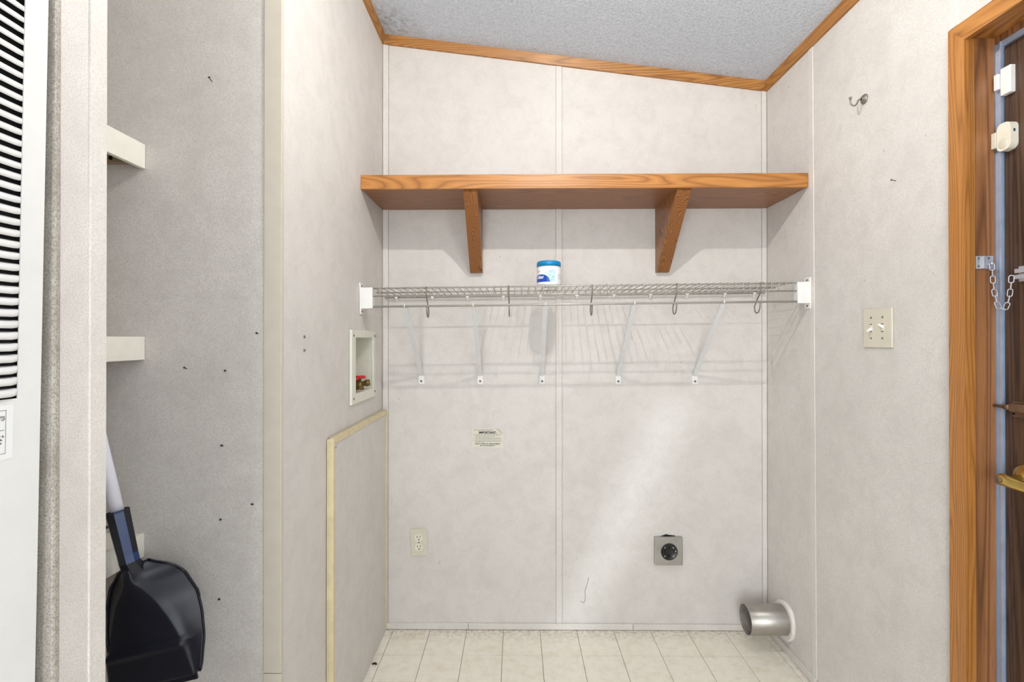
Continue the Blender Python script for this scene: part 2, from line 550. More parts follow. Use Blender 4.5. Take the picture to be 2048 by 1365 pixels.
# ------------------------------------------------------------------ alcove's left wall (opening for the washer box) and closet side wall
WY0, WY1, WZ0, WZ1 = 1.715, 1.955, 1.010, 1.222
wl = MB()
xw = XL - 0.11
wl.box(xw, XL, YP, WY0, 0, zc(XL))
wl.box(xw, XL, WY1, D + 0.006, 0, zc(XL))
wl.box(xw, XL, WY0, WY1, 0, WZ0)
wl.box(xw, XL, WY0, WY1, WZ1, zc(XL))
wall_left = struct(wl.build('wall_left', 'vinyl'), 'side wall of pale vinyl wallboard beside the wire shelf')
wc = MB(); wc.box(-1.40, xw, YP, YP + 0.09, 0, 2.56)
struct(wc.build('wall_closet', 'vinyl'), 'textured greige side wall inside the closet')
wcl = MB(); wcl.box(-1.45, -1.36, 0.60, YP, 0, 2.56)
struct(wcl.build('wall_closet_back', 'vinyl'), 'rear wall of the shelved closet')
# corner trim on the wall end (upper length and a short length below it)
tr = MB()
tr.box(XL - 0.039, XL + 0.003, YP - 0.0035, YP, 0.42, zc(XL) - 0.002, 0.001)
tr.box(XL, XL + 0.003, YP, YP + 0.010, 0.42, zc(XL) - 0.002)
t1 = struct(tr.build('trim_1', 'beige_trim'), 'beige corner trim on the end of the wall')
tr = MB()
tr.box(XL - 0.039, XL + 0.0032, YP - 0.0038, YP, 0.0, 0.4185, 0.001)
tr.box(XL, XL + 0.0032, YP, YP + 0.010, 0.0, 0.4185)
tr.build('trim_length', 'beige_trim', t1)

# ------------------------------------------------------------------ partition between furnace and closet
PY0, PY1 = 0.609, 0.6815
wp = MB(); wp.box(-1.40, XL, PY0, PY1, 0, 2.5, 0.003)
wall_partition = struct(wp.build('wall_partition', 'vinyl'), 'narrow end of the partition between furnace and closet')
tb = MB(); tb.box(XL - 0.02, XL + 0.003, PY0 - 0.004, PY0 + 0.006, 0, 2.5, 0.0028)
tb.box(-0.80, XL - 0.02, PY0 - 0.003, PY0, 0, 2.5)
tb.build('edge_bead', 'grimy', wall_partition)
tb = MB(); tb.box(XL - 0.002, XL + 0.003, PY1 - 0.024, PY1 + 0.002, 0, 2.5, 0.0005)
tb.box(-0.60, XL, PY1 - 0.002, PY1 + 0.002, 0, 2.5)
tb.build('corner_trim', 'vinyl_trim', wall_partition)

# rest of the room the camera stands in
wm = MB(); wm.box(-0.66, XL, -0.9, 0.02, 0, 2.5)
struct(wm.build('wall_left_rear', 'vinyl'), 'wall on the near side of the furnace')
wf = MB(); wf.box(-1.40, -1.30, -0.02, 0.612, 0, 2.58)
struct(wf.build('wall_furnace_back', 'vinyl'), 'wall behind the furnace')
wk = MB(); wk.box(-2.3, -0.66, -0.9, -0.82, 0, 2.72)
struct(wk.build('wall_side', 'vinyl'), 'wall facing the patio window')
wk = MB(); wk.box(-2.3, -2.2, YREAR, -0.9, 0, 2.72)
struct(wk.build('wall_far_left', 'vinyl'), 'far wall of the room behind the camera')
# rear wall with two window openings
W1 = (-1.6, 0.0, 0.12, 2.1); W2 = (0.08, 1.0, 0.75, 1.87)  # unseen openings added for light: low fill, and the sun streak
wr = MB(); y0, y1 = YREAR - 0.1, YREAR
wr.box(-2.3, W1[0], y0, y1, 0, 2.72); wr.box(W1[1], W2[0], y0, y1, 0, 2.5); wr.box(W2[1], XR + 0.12, y0, y1, 0, 2.4)
wr.box(W1[0], W1[1], y0, y1, 0, W1[2]); wr.box(W1[0], W1[1], y0, y1, W1[3], 2.68)
wr.box(W2[0], W2[1], y0, y1, 0, W2[2]); wr.box(W2[0], W2[1], y0, y1, W2[3], 2.5)
struct(wr.build('wall_rear', 'vinyl'), 'wall with windows behind the camera')
for k, (a, b, c, d) in enumerate((W1, W2)):
    mb = MB(); e = 0.04
    mb.box(a, a + e, y0, y1 - 0.03, c, d); mb.box(b - e, b, y0, y1 - 0.03, c, d)
    mb.box(a + e, b - e, y0, y1 - 0.03, c, c + e); mb.box(a + e, b - e, y0, y1 - 0.03, d - e, d)
    wn = struct(mb.build('window_%d' % (k + 1), 'white_plastic'), 'white framed window behind the camera')
    g = MB(); g.box(a + e, b - e, y0 + 0.03, y0 + 0.034, c + e, d - e)
    g.build('pane', 'glass', wn)
nb = MB(); nb.box(-4.0, 0.03, -4.2, -4.0, 0, 3.2)  # added out of view to keep direct sun off the back wall
struct(nb.build('wall_neighbour', 'beige_trim'), 'neighbouring house wall outside the patio window')
# unseen drapes added so their slanting gap shapes the sun streak
def streak_curtain(edge_top, edge_bot, side, label):
    mb = MB(); n = 26; rows = 10
    z1, z0 = 2.2, 0.60
    vs = []
    for thick in (0, 0.004):
        for r in range(rows + 1):
            z = z1 + (z0 - z1) * r / rows
            e = edge_top + (edge_bot - edge_top) * r / rows
            for i in range(n + 1):
                x = side + (e - side) * i / n
                yy = YREAR + 0.05 + 0.014 * math.sin(i * 1.9) + thick
                vs.append((x, yy, z))
    N = (rows + 1) * (n + 1); fs = []
    for r in range(rows):
        for i in range(n):
            a = r * (n + 1) + i
            fs.append((a, a + 1, a + n + 2, a + n + 1)); fs.append((N + a + n + 1, N + a + n + 2, N + a + 1, N + a))
    mb.add(vs, fs, True)
    return tag(mb.build('curtain', 'curtain', None, (side, YREAR + 0.05, z0)), label, 'curtain')
streak_curtain(0.80, 0.05, 0.0, 'taupe curtain hanging across the window beside the patio window')
streak_curtain(0.94, 0.19, 1.05, 'taupe curtain hanging beside the door wall')

# ------------------------------------------------------------------ right wall with the door opening
DY0, DY1, DZ = 0.30, 1.180, 1.915      # opening
xo = XR + 0.11
wr = MB()
W3 = (-2.0, -0.5, 0.8, 2.1)  # unseen opening added to let fill light reach the left wall
wr.box(XR + 0.006, xo, YREAR, W3[0], 0, 2.29); wr.box(XR + 0.006, xo, W3[1], DY0, 0, 2.29); wr.box(XR + 0.006, xo, W3[0], W3[1], 0, W3[2]); wr.box(XR + 0.006, xo, W3[0], W3[1], W3[3], 2.29); wr.box(XR + 0.006, xo, DY1, D + 0.006, 0, 2.29)
wr.box(XR + 0.006, xo, DY0, DY1, DZ, 2.29)
wall_right = struct(wr.build('wall_right', 'vinyl_trim'), 'pale vinyl wallboard wall with the door')
def rpanel(y0, y1, z0=0.0):
    mb = MB(); mb.box(XR, XR + 0.006, y0, y1, z0, ZR - 0.001)
    return mb.build('wall_panel', 'vinyl', wall_right)
rpanel(1.801, D - 0.0005); rpanel(DY1, 1.799); rpanel(DY0, DY1, DZ); rpanel(YREAR, W3[0]); rpanel(W3[1], DY0)
mb = MB(); mb.box(XR, XR + 0.006, W3[0], W3[1], 0, W3[2]); mb.box(XR, XR + 0.006, W3[0], W3[1], W3[3], ZR - 0.001); mb.build('wall_panel', 'vinyl', wall_right)
mb = MB(); e = 0.04; a, b, c, d = W3
mb.box(XR + 0.02, xo, a, a + e, c, d); mb.box(XR + 0.02, xo, b - e, b, c, d); mb.box(XR + 0.02, xo, a + e, b - e, c, c + e); mb.box(XR + 0.02, xo, a + e, b - e, d - e, d)
wn = struct(mb.build('window_3', 'white_plastic'), 'white framed window in the door wall behind the camera')
g = MB(); g.box(xo - 0.034, xo - 0.03, a + e, b - e, c + e, d - e); g.build('pane', 'glass', wn)
strip(wall_right, (1.770, 1.796), (1.786, 1.813), 0, (XR, XR - 0.0022), 0.0, ZR - 0.03)
strip(wall_right, (1.203, 1.223), (1.203, 1.223), 0, (XR, XR - 0.0022), 1.955, ZR - 0.03)

# ------------------------------------------------------------------ ceiling mouldings
cr = MB(); h = 0.036
def crown_seg(x0, x1):
    mb = MB()
    a = [(x0, D, zc(x0) - h), (x1, D, zc(x1) - h), (x1, D, zc(x1)), (x0, D, zc(x0))]
    b = [(x0, D - 0.010, zc(x0) - h), (x1, D - 0.010, zc(x1) - h), (x1, D - 0.018, zc(x1)), (x0, D - 0.018, zc(x0))]
    mb.hexa(a, b); return mb
tb1 = struct(crown_seg(XL, 0.362).build('trim_2', 'crown'), 'golden oak moulding where back wall meets ceiling')
crown_seg(0.3625, XR).build('moulding_length', 'crown', tb1)
mb = MB()
mb.hexa([(XL, YP, ZL - h), (XL + 0.008, YP, ZL - h), (XL + 0.008, D - 0.012, ZL - h), (XL, D - 0.012, ZL - h)],
        [(XL, YP, ZL), (XL + 0.016, YP, zc(XL + 0.016)), (XL + 0.016, D - 0.018, zc(XL + 0.016)), (XL, D - 0.018, ZL)])
struct(mb.build('trim_3', 'crown_y'), 'golden oak moulding along the side wall under the ceiling')
mb = MB()
mb.hexa([(XR - 0.008, -2.4, ZR - h), (XR, -2.4, ZR - h), (XR, D - 0.012, ZR - h), (XR - 0.008, D - 0.012, ZR - h)],
        [(XR - 0.016, -2.4, zc(XR - 0.016)), (XR, -2.4, ZR), (XR, D - 0.018, ZR), (XR - 0.016, D - 0.018, zc(XR - 0.016))])
struct(mb.build('trim_4', 'crown_y'), 'golden oak moulding along the door wall under the ceiling')

# ------------------------------------------------------------------ baseboards
bh = 0.027
bb = MB(); bb.box(XL + 0.004, -0.191, D - 0.009, D, 0.0022, bh, 0.0015)
b1 = struct(bb.build('baseboard_back', 'vinyl_trim'), 'narrow white baseboard along the back wall')
bb = MB(); bb.box(-0.1895, 0.493, D - 0.009, D, 0.0022, bh, 0.0015); bb.build('baseboard_length', 'vinyl_trim', b1)
bb = MB(); bb.box(0.4945, XR, D - 0.009, D, 0.0022, bh - 0.001, 0.0015); bb.build('baseboard_length', 'vinyl_trim', b1)
bb = MB(); bb.box(XR - 0.007, XR, DY1 + 0.04, 1.768, 0.0022, bh, 0.0015)
b2 = struct(bb.build('baseboard_right', 'vinyl_trim'), 'narrow white baseboard along the door wall')
bb = MB(); bb.box(XR - 0.008, XR, 1.770, D - 0.007, 0.0022, bh + 0.001, 0.0015); bb.build('baseboard_length', 'vinyl_trim', b2)
bb = MB(); bb.box(XL, XL + 0.006, YP + 0.01, 1.48, 0.0022, bh, 0.0015)
struct(bb.build('baseboard_left', 'vinyl_trim'), 'narrow baseboard beside the access panel')

# ------------------------------------------------------------------ door: casing, jamb, weatherstrip, leaf
cas = MB()
cx0, cx1 = XR - 0.012, XR
CI, CO_, CZ0, CZ1 = 1.172, 1.2165, 1.903, 1.947
def casing(name, a, b, mat):
    mb = MB(); mb.hexa(a, b); return mb.build(name, mat, door)
mb = MB()
lx = 1.122
mb.box(lx, lx + 0.04, DY0 + 0.02, 1.1605, 0.01, 1.878)
door = struct(mb.build('door_1', 'door'), 'dark woodgrain outside door')
# far leg, near leg, head with mitred corners
casing('casing', [(cx0, CI, 0), (cx1, CI, 0), (cx1, CO_, 0), (cx0, CO_, 0)],
       [(cx0, CI, CZ0), (cx1, CI, CZ0), (cx1, CO_, CZ1), (cx0, CO_, CZ1)], 'oak_z')
n0, n1 = DY0 - 0.036, DY0 + 0.008
casing('casing', [(cx0, n0, 0), (cx1, n0, 0), (cx1, n1, 0), (cx0, n1, 0)],
       [(cx0, n0, CZ1), (cx1, n0, CZ1), (cx1, n1, CZ0), (cx0, n1, CZ0)], 'oak_z')
casing('casing', [(cx0, n1, CZ0), (cx1, n1, CZ0), (cx1, CI, CZ0), (cx0, CI, CZ0)],
       [(cx0, n0, CZ1), (cx1, n0, CZ1), (cx1, CO_, CZ1), (cx0, CO_, CZ1)], 'oak_y')
mb = MB(); mb.box(XR - 0.0095, XR + 0.014, 1.1755, DY1, 0, 1.907)
mb.build('jamb_edge', 'oak_z', door)
mb = MB(); mb.box(XR + 0.014, 1.1135, 1.1765, DY1 + 0.004, 0, 1.908)
mb.build('jamb', 'jamb', door)
mb = MB(); mb.box(XR - 0.0095, 1.1135, DY0 + 0.002, 1.1755, 1.9075, DZ + 0.004)
mb.build('jamb_head', 'oak_y', door)
mb = MB(); mb.box(XR - 0.0095, 1.1135, DY0 - 0.004, DY0 + 0.004, 0, 1.9075)
mb.build('jamb', 'jamb', door)
mb = MB(); mb.box(1.1160, 1.1450, 1.1640, 1.1800, 0, 1.892, 0.001)
mb.box(1.1135, 1.1165, 1.1620, 1.1655, 0, 1.892)
mb.build('weatherstrip', 'alu', door)
mb = MB(); mb.box(1.1160, 1.1450, DY0, 1.1640, 1.880, 1.893, 0.001)
mb.build('weatherstrip', 'alu', door)
mb = MB(); mb.box(1.1140, 1.1600, DY0, 1.1802, 1.893, DZ)
mb.build('head_stop', 'jamb', door)
mb = MB(); mb.box(1.1600, 1.1640, DY0, DY1, 0, DZ); mb.build('outer_skin', 'void', door)
# lever handle
hy, hz = 1.111, 0.905
mb = MB()
mb.lathe([(0.0001, 0.016), (0.012, 0.016), (0.020, 0.012), (0.029, 0.007), (0.033, 0.003), (0.033, 0.0)], (lx, hy, hz), (-1, 0, 0), 28)
mb.lathe([(0.011, 0.01), (0.0105, 0.03), (0.0115, 0.045)], (lx, hy, hz), (-1, 0, 0), 18)
hd = mb.build('handle', 'brass', door); hd['label'] = 'polished brass lever handle'
mb = MB()
sect = []
N = 12
path = [(0.010, -0.002, 0.0095), (0.004, 0.0, 0.0115), (-0.006, 0.001, 0.0118), (-0.022, -0.001, 0.0112), (-0.045, -0.004, 0.010), (-0.072, -0.003, 0.010), (-0.095, 0.002, 0.0095), (-0.104, 0.004, 0.004)]
vs = []; fs = []
for i, (dy, dz, r) in enumerate(path):
    for k in range(N):
        a = 2 * math.pi * k / N
        vs.append((1.066 + 0.72 * r * math.cos(a) + (0.004 if i > 3 else 0), hy + dy, hz + dz + 1.15 * r * math.sin(a)))
for i in range(len(path) - 1):
    for k in range(N):
        l = (k + 1) % N
        fs.append((i * N + k, i * N + l, (i + 1) * N + l, (i + 1) * N + k))
fs += [tuple(range(N)), tuple(range((len(path) - 1) * N, len(path) * N))]
mb.add(vs, fs, True)
mb.build('lever', 'brass', hd)
mb = MB(); mb.lathe([(0.0001, 0.0115), (0.0062, 0.0115), (0.0072, 0.0100), (0.0072, 0.0)], (1.066, hy, hz), (-1, 0, 0), 20)
mb.box(1.0538, 1.0547, hy - 0.0007, hy + 0.0007, hz - 0.005, hz + 0.005)
mb.build('lock_button', 'bronze', hd)

# ================================================================== THINGS
# ------------------------------------------------------------------ oak shelf
sh = thing('oak_shelf', (0.25, D, 1.754), 'long golden oak wall shelf on two triangular brackets', 'shelf')
SY = 1.815
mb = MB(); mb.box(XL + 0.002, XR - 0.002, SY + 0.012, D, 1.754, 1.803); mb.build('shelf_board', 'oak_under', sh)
mb = MB(); mb.box(XL + 0.001, XR - 0.001, SY, SY + 0.012, 1.753, 1.804, 0.001)
mb.build('fascia', 'oak_x', sh)
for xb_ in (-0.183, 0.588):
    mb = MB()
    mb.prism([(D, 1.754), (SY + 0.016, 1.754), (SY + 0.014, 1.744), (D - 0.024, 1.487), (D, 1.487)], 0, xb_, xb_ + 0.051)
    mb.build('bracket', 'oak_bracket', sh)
sh.rotation_euler = (0, -0.0022, 0)

# ------------------------------------------------------------------ wire shelf
ZD = 1.3926
ws = thing('wire_shelf', (-0.5, D, ZD), 'white coated wire shelf with hang rod and slanting support braces', 'shelf')
WF, WB = 1.810, 2.100
def bar(name, pts, r, mat='wire', seg=8, parent=ws):
    mb = MB(); mb.tube(pts, r, seg); return mb.build(name, mat, parent)
bar('front_rail', [(XL + 0.02, WF, ZD), (XR - 0.03, WF, ZD)], 0.0030)
bar('lip_rail', [(XL + 0.02, WF, ZD - 0.028), (XR - 0.03, WF, ZD - 0.028)], 0.0028)
bar('middle_rail', [(XL + 0.02, 1.955, ZD - 0.002), (1.005, 1.955, ZD - 0.002)], 0.0028)
bar('back_rail', [(XL + 0.014, WB, ZD - 0.010), (XR - 0.016, WB, ZD - 0.010)], 0.0030)
bar('hang_rod', [(XL + 0.02, WF - 0.002, ZD - 0.0655), (XR - 0.03, WF - 0.002, ZD - 0.0655)], 0.0040)
w0 = bar('wire', [(-0.505, WB + 0.002, ZD - 0.006), (-0.505, WF + 0.02, ZD + 0.0022), (-0.505, WF + 0.002, ZD + 0.0042), (-0.505, WF - 0.003, ZD + 0.0025), (-0.505, WF - 0.0036, ZD - 0.003), (-0.505, WF - 0.0032, ZD - 0.0305)], 0.0017, seg=6)
k = 1
while -0.505 + k * 0.0254 < XR - 0.035:
    inst(w0, 'wire', ws, (k * 0.0254, 0, 0)); k += 1
# hooks that carry the rod
hk = None
for px in (856, 1021, 1187, 1355, 1521):
    x = (px - VX) * 1.812 / F
    if hk is None:
        pts = [(x, WF - 0.004, ZD + 0.004), (x, WF - 0.005, ZD - 0.030), (x, WF + 0.004, ZD - 0.038), (x, WF + 0.028, ZD - 0.060), (x, WF + 0.044, ZD - 0.080),
               (x, WF + 0.042, ZD - 0.096), (x, WF + 0.030, ZD - 0.105), (x, WF + 0.014, ZD - 0.102), (x, WF + 0.004, ZD - 0.088), (x, WF - 0.001, ZD - 0.070)]
        hk = bar('rod_hook', pts, 0.0024, 'hook_metal', 8); hx = x
    else:
        inst(hk, 'rod_hook', ws, (x - hx, 0, 0))
# wall clips
cl = None
for px in (795, 867, 937, 1009, 1083, 1156, 1230, 1303, 1376, 1451, 1510):
    x = (px - VX) * 2.1 / F
    if cl is None:
        mb = MB(); mb.box(x - 0.006, x + 0.006, WB - 0.005, D - 0.001, ZD - 0.015, ZD - 0.005, 0.0015)
        mb.box(x - 0.0035, x + 0.0035, WB + 0.003, D - 0.001, ZD - 0.024, ZD - 0.014, 0.001)
        cl = mb.build('wall_clip', 'white_plastic', ws); cx = x
    else:
        inst(cl, 'wall_clip', ws, (x - cx, 0, 0))
# slanting braces: channel, foot plate, screw
for x in (-0.392, -0.146, 0.112, 0.429, 0.747):
    dz = 0.012 * (x + 0.5)
    A = Vector((x, WF + 0.003, ZD - 0.070)); B = Vector((x, D - 0.006, 1.058 - dz))
    dvec = (B - A).normalized(); nn = Vector((0, dvec.z, -dvec.y))
    if nn.y > 0: nn = -nn
    mb = MB(); wd = 0.0085
    for a, b, c, d in ((-wd, wd, 0, 0.0015), (-wd, -wd + 0.0015, 0, -0.007), (wd - 0.0015, wd, 0, -0.007)):
        q0 = [A + Vector((a, 0, 0)) + nn * c, A + Vector((b, 0, 0)) + nn * c, A + Vector((b, 0, 0)) + nn * d, A + Vector((a, 0, 0)) + nn * d]
        mb.hexa(q0, [p + (B - A) for p in q0])
    br = mb.build('support_brace', 'white_enamel', ws)
    mb = MB(); mb.tube([(x, WF + 0.006, ZD - 0.073), (x, WF + 0.004, ZD - 0.0605), (x, WF - 0.003, ZD - 0.0595), (x, WF - 0.008, ZD - 0.064), (x, WF - 0.007, ZD - 0.070)], 0.0028, 6)
    mb.build('clip', 'white_enamel', br)
    mb = MB(); mb.box(x - 0.0125, x + 0.0125, D - 0.007, D - 0.001, 1.021 - dz, 1.060 - dz, 0.003)
    mb.build('foot_plate', 'white_plastic', br)
    mb = MB(); mb.lathe([(0.0045, 0), (0.004, 0.002), (0.0001, 0.003)], (x, D - 0.007, 1.035 - dz), (0, -1, 0), 10)
    mb.build('screw', 'screw', br)
# end brackets
for sgn, xwall in ((1, XL), (-1, XR)):
    dz0 = 0.0
    mb = MB()
    xs = sorted((xwall + sgn * 0.004, xwall + sgn * 0.047))
    mb.box(xs[0], xs[1], WF - 0.010, WF - 0.0065, ZD - 0.072, ZD + 0.003, 0.001)
    xs2 = sorted((xwall + sgn * 0.044, xwall + sgn * 0.047))
    mb.box(xs2[0], xs2[1], WF - 0.0065, WF + 0.018, ZD - 0.072, ZD + 0.003)
    mb.box(xs[0], xs[1], WF - 0.0065, WF + 0.018, ZD - 0.0725, ZD - 0.0695)
    eb = mb.build('end_bracket', 'white_plastic', ws)
    xs = sorted((xwall + sgn * 0.0005, xwall + sgn * 0.005))
    mb = MB(); mb.box(xs[0], xs[1], WF - 0.012, WF + 0.026, ZD - 0.092, ZD + 0.020, 0.0015)
    mb.build('wall_plate', 'white_plastic', eb)
    for zz in (ZD + 0.011, ZD - 0.082):
        mb = MB()
        mb.lathe([(0.0042, 0), (0.0038, 0.002), (0.0001, 0.003)], (xwall + sgn * 0.005, WF + 0.006, zz), (sgn, 0, 0), 10)
        mb.build('screw', 'screw', eb)
ws.rotation_euler = (0, -0.012, 0)

# ------------------------------------------------------------------ jar on the wire shelf
JX, JY = 0.129, 1.872
JZ = ZD + 0.012 * (JX + 0.5) + 0.0048
def jar_label_mat():
    t = NT('jar_label_print')
    uv = t.node('ShaderNodeUVMap'); sx = t.node('ShaderNodeSeparateXYZ'); t.link(uv.outputs[0], sx.inputs[0])
    u, v = sx.outputs[0], sx.outputs[1]
    def dist(u0, v0, su=1.0):
        a = t.math('MULTIPLY', t.math('SUBTRACT', u, u0), su); b = t.math('SUBTRACT', v, v0)
        return t.math('SQRT', t.math('ADD', t.math('MULTIPLY', a, a), t.math('MULTIPLY', b, b)))
    n = t.noise(uv.outputs[0], 9.0, 3, 0.6, 1.5)
    splash = t.ramp(n, [(0.36, srgb(120, 196, 236)), (0.5, srgb(190, 228, 246)), (0.62, srgb(236, 246, 250)), (0.70, srgb(70, 120, 190))])
    # picture panel between two angles, white elsewhere
    inside = t.math('MULTIPLY', t.mapr(u, 0.30, 0.33), t.mapr(u, 0.70, 0.74, 1.0, 0.0))
    inside = t.math('MULTIPLY', inside, t.mapr(t.math('ADD', t.math('MULTIPLY', u, -0.35), v), 0.60, 0.64, 1.0, 0.0))
    inside = t.math('MULTIPLY', inside, t.mapr(v, 0.10, 0.12))
    c = t.mix(inside, srgb(244, 245, 246), splash)
    blue = t.mapr(dist(0.16, 0.12, 1.25), 0.44, 0.455, 1.0, 0.0)
    blue = t.math('MULTIPLY', blue, t.mapr(v, 0.115, 0.125))
    c = t.mix(blue, c, srgb(16, 72, 176))
    # small print lines on the side panel
    ln = t.math('GREATER_THAN', t.math('FRACT', t.math('MULTIPLY', v, 15.0)), 0.55)
    ln = t.math('MULTIPLY', ln, t.math('MULTIPLY', t.mapr(u, 0.84, 0.85), t.mapr(v, 0.25, 0.27)))
    ln = t.math('MULTIPLY', ln, t.mapr(v, 0.62, 0.64, 1.0, 0.0))
    c = t.mix(t.math('MULTIPLY', ln, 0.5), c, srgb(120, 140, 170))
    t.col(c); t.rough(0.3)
    return t.m
M['jar_label'] = jar_label_mat()
M['jar_white'] = plain('jar_white', srgb(240, 240, 238), 0.3, var=0.01)
M['lid_blue'] = plain('turquoise_lid', srgb(0, 132, 190), 0.3, var=0.04)
M['label_text'] = plain('white_lettering', srgb(245, 246, 248), 0.4, var=0.0)
M['label_brown'] = plain('brown_lettering', srgb(176, 120, 96), 0.4, var=0.0)
jar = thing('odor_absorber_jar', (JX, JY, JZ), 'small white jar with turquoise lid and blue label on the wire shelf', 'jar')
JR, JH = 0.0445, 0.092
mb = MB(); mb.lathe([(0.0001, 0.001), (JR - 0.004, 0), (JR - 0.001, 0.003), (JR - 0.0006, 0.008), (JR - 0.0006, 0.066), (JR - 0.003, 0.071), (JR - 0.003, 0.09), (0.0001, 0.09)], (JX, JY, JZ), (0, 0, 1), 48)
mb.build('jar_body', 'jar_white', jar)
mb = MB(); mb.lathe([(JR - 0.004, 0.0725), (JR, 0.0725), (JR, 0.086), (JR - 0.002, 0.0905), (JR - 0.006, 0.092), (0.0001, 0.092)], (JX, JY, JZ), (0, 0, 1), 48)
mb.build('lid', 'lid_blue', jar)
# label sleeve facing the room, centred a little to one side
LA0, LA1 = R(-182), R(2)
seg = 56; vs = []; uvs = []
for i in range(seg + 1):
    a = LA0 + (LA1 - LA0) * i / seg
    for zz, vv in ((0.006, 0.0), (0.068, 1.0)):
        vs.append((JX + JR * math.cos(a), JY + JR * math.sin(a), JZ + zz)); uvs.append((0.5 + 0.5 * math.sin((i / seg - 0.5) * math.pi), vv))
mb = MB(); mb.add(vs, [(2 * i, 2 * i + 2, 2 * i + 3, 2 * i + 1) for i in range(seg)], True)
lb = mb.build('label', 'jar_label', jar)
ul = lb.data.uv_layers.new(name='UVMap')
for lp in lb.data.loops:
    ul.data[lp.index].uv = uvs[lp.vertex_index]
def wrap(a0, z0, r):
    def fn(x, y):
        a = a0 + x / r
        return (JX + r * math.cos(a), JY + r * math.sin(a), JZ + z0 + y)
    return fn
mb = MB()
put_text(mb, 'Odor', 0.0165, wrap(R(-142), 0.031, JR + 0.0004), bold=0.0006)
lt_ = mb.build('lettering', 'label_text', lb)
mb = MB(); put_text(mb, 'ght', 0.010, wrap(R(-150), 0.054, JR + 0.0004)); mb.build('lettering', 'label_brown', lb)

# ------------------------------------------------------------------ washer outlet box
wo = thing('washer_outlet_box', (XL, 1.835, 0.99), 'recessed white washer supply box with two red-handled valves', 'outlet box')
FY0, FY1, FZ0, FZ1 = 1.692, 1.975, 0.988, 1.243
IY0, IY1, IZ0, IZ1 = 1.735, 1.950, 1.022, 1.216
mb = MB(); fx0, fx1 = XL + 0.0005, XL + 0.010
mb.box(fx0, fx1, FY0, IY0, FZ0, FZ1, 0.002); mb.box(fx0, fx1, IY1, FY1, FZ0, FZ1, 0.002)
mb.box(fx0, fx1 - 0.0005, IY0 - 0.003, IY1 + 0.003, FZ0, IZ0, 0.002); mb.box(fx0, fx1 - 0.0005, IY0 - 0.003, IY1 + 0.003, IZ1, FZ1, 0.002)
mb.build('frame', 'boxplastic', wo)
mb = MB(); dx = XL - 0.090; e = 0.003
mb.box(dx, dx + e, IY0 - e, IY1 + e, IZ0 - e, IZ1 + e)
mb.box(dx, XL + 0.0004, IY0 - e, IY0, IZ0 - e, IZ1 + e); mb.box(dx, XL + 0.0004, IY1, IY1 + e, IZ0 - e, IZ1 + e)
mb.box(dx, XL + 0.0004, IY0, IY1, IZ0 - e, IZ0); mb.box(dx, XL + 0.0004, IY0, IY1, IZ1, IZ1 + e)
mb.build('recess', 'boxplastic', wo)
for yy in (FY0 + 0.018, FY1 - 0.010):
    for zz in (FZ0 + 0.020, FZ1 - 0.020):
        mb = MB(); mb.lathe([(0.0045, 0), (0.004, 0.0018), (0.0001, 0.0025)], (fx1, yy, zz), (1, 0, 0), 10)
        mb.build('screw', 'screw', wo)
for vy in (1.800, 1.893):
    vx = XL - 0.030
    mb = MB()
    mb.lathe([(0.017, 0.0), (0.017, 0.010), (0.013, 0.012), (0.012, 0.024), (0.017, 0.020), (0.017, 0.028), (0.010, 0.031), (0.009, 0.040)], (vx, vy, IZ0), (0, 0, 1), 12)
    for q in range(4):
        mb.lathe([(0.0185, 0), (0.0185, 0.0025)], (vx, vy, IZ0 + 0.001 + q * 0.004), (0, 0, 1), 14)
    mb.lathe([(0.009, 0), (0.009, 0.020), (0.0125, 0.021), (0.0125, 0.036), (0.010, 0.036), (0.010, 0.030), (0.0001, 0.030)], (vx + 0.004, vy, IZ0 + 0.020), (0.85, 0.5, 0.12), 14)
    va = mb.build('valve', 'old_brass', wo)
    mb = MB()
    mb.lathe([(0.007, 0.036), (0.009, 0.041), (0.009, 0.050), (0.0001, 0.052)], (vx, vy, IZ0), (0, 0, 1), 12)
    for q in range(6):
        a = q * math.pi / 3 + 0.3
        mb.tube([(vx + 0.006 * math.cos(a), vy + 0.006 * math.sin(a), IZ0 + 0.045), (vx + 0.023 * math.cos(a), vy + 0.023 * math.sin(a), IZ0 + 0.047)], [0.005, 0.0055], 8)
    mb.tube([(vx + 0.023 * math.cos(a), vy + 0.023 * math.sin(a), IZ0 + 0.046) for a in [2 * math.pi * q / 18 for q in range(18)]], 0.0042, 8, closed=True)
    mb.build('valve_handle', 'red', va)
    mb = MB(); mb.tube([(vx, vy, IZ0 - 0.0005), (vx, vy, IZ0 + 0.003)], 0.021, 16); mb.build('escutcheon', 'old_brass', va)

# ------------------------------------------------------------------ access panel leaning on the side wall
ap = thing('access_panel', (-0.54, 1.79, 0), 'low vinyl access panel with cream edging against the side wall', 'panel')
AY0, AY1, AZ = 1.487, D - 0.008, 0.916
mb = MB(); mb.box(XL + 0.003, XL + 0.019, AY0 + 0.008, AY1 - 0.004, 0.003, AZ - 0.006); mb.build('board', 'vinyl', ap)
mb = MB(); mb.box(XL + 0.008, XL + 0.0225, AY0, AY0 + 0.017, 0.003, AZ, 0.0015); mb.box(XL + 0.002, XL + 0.008, AY0 + 0.002, AY0 + 0.008, 0.003, AZ - 0.002); mb.build('edging', 'cream_edge', ap)
mb = MB(); mb.box(XL + 0.003, XL + 0.0225, AY0 + 0.0175, AY1, AZ - 0.017, AZ, 0.0015); mb.build('edging', 'cream_edge', ap)
mb = MB(); mb.box(XL + 0.003, XL + 0.0225, AY1 - 0.010, AY1, 0.003, AZ - 0.0175, 0.0015); mb.build('edging', 'cream_edge', ap)
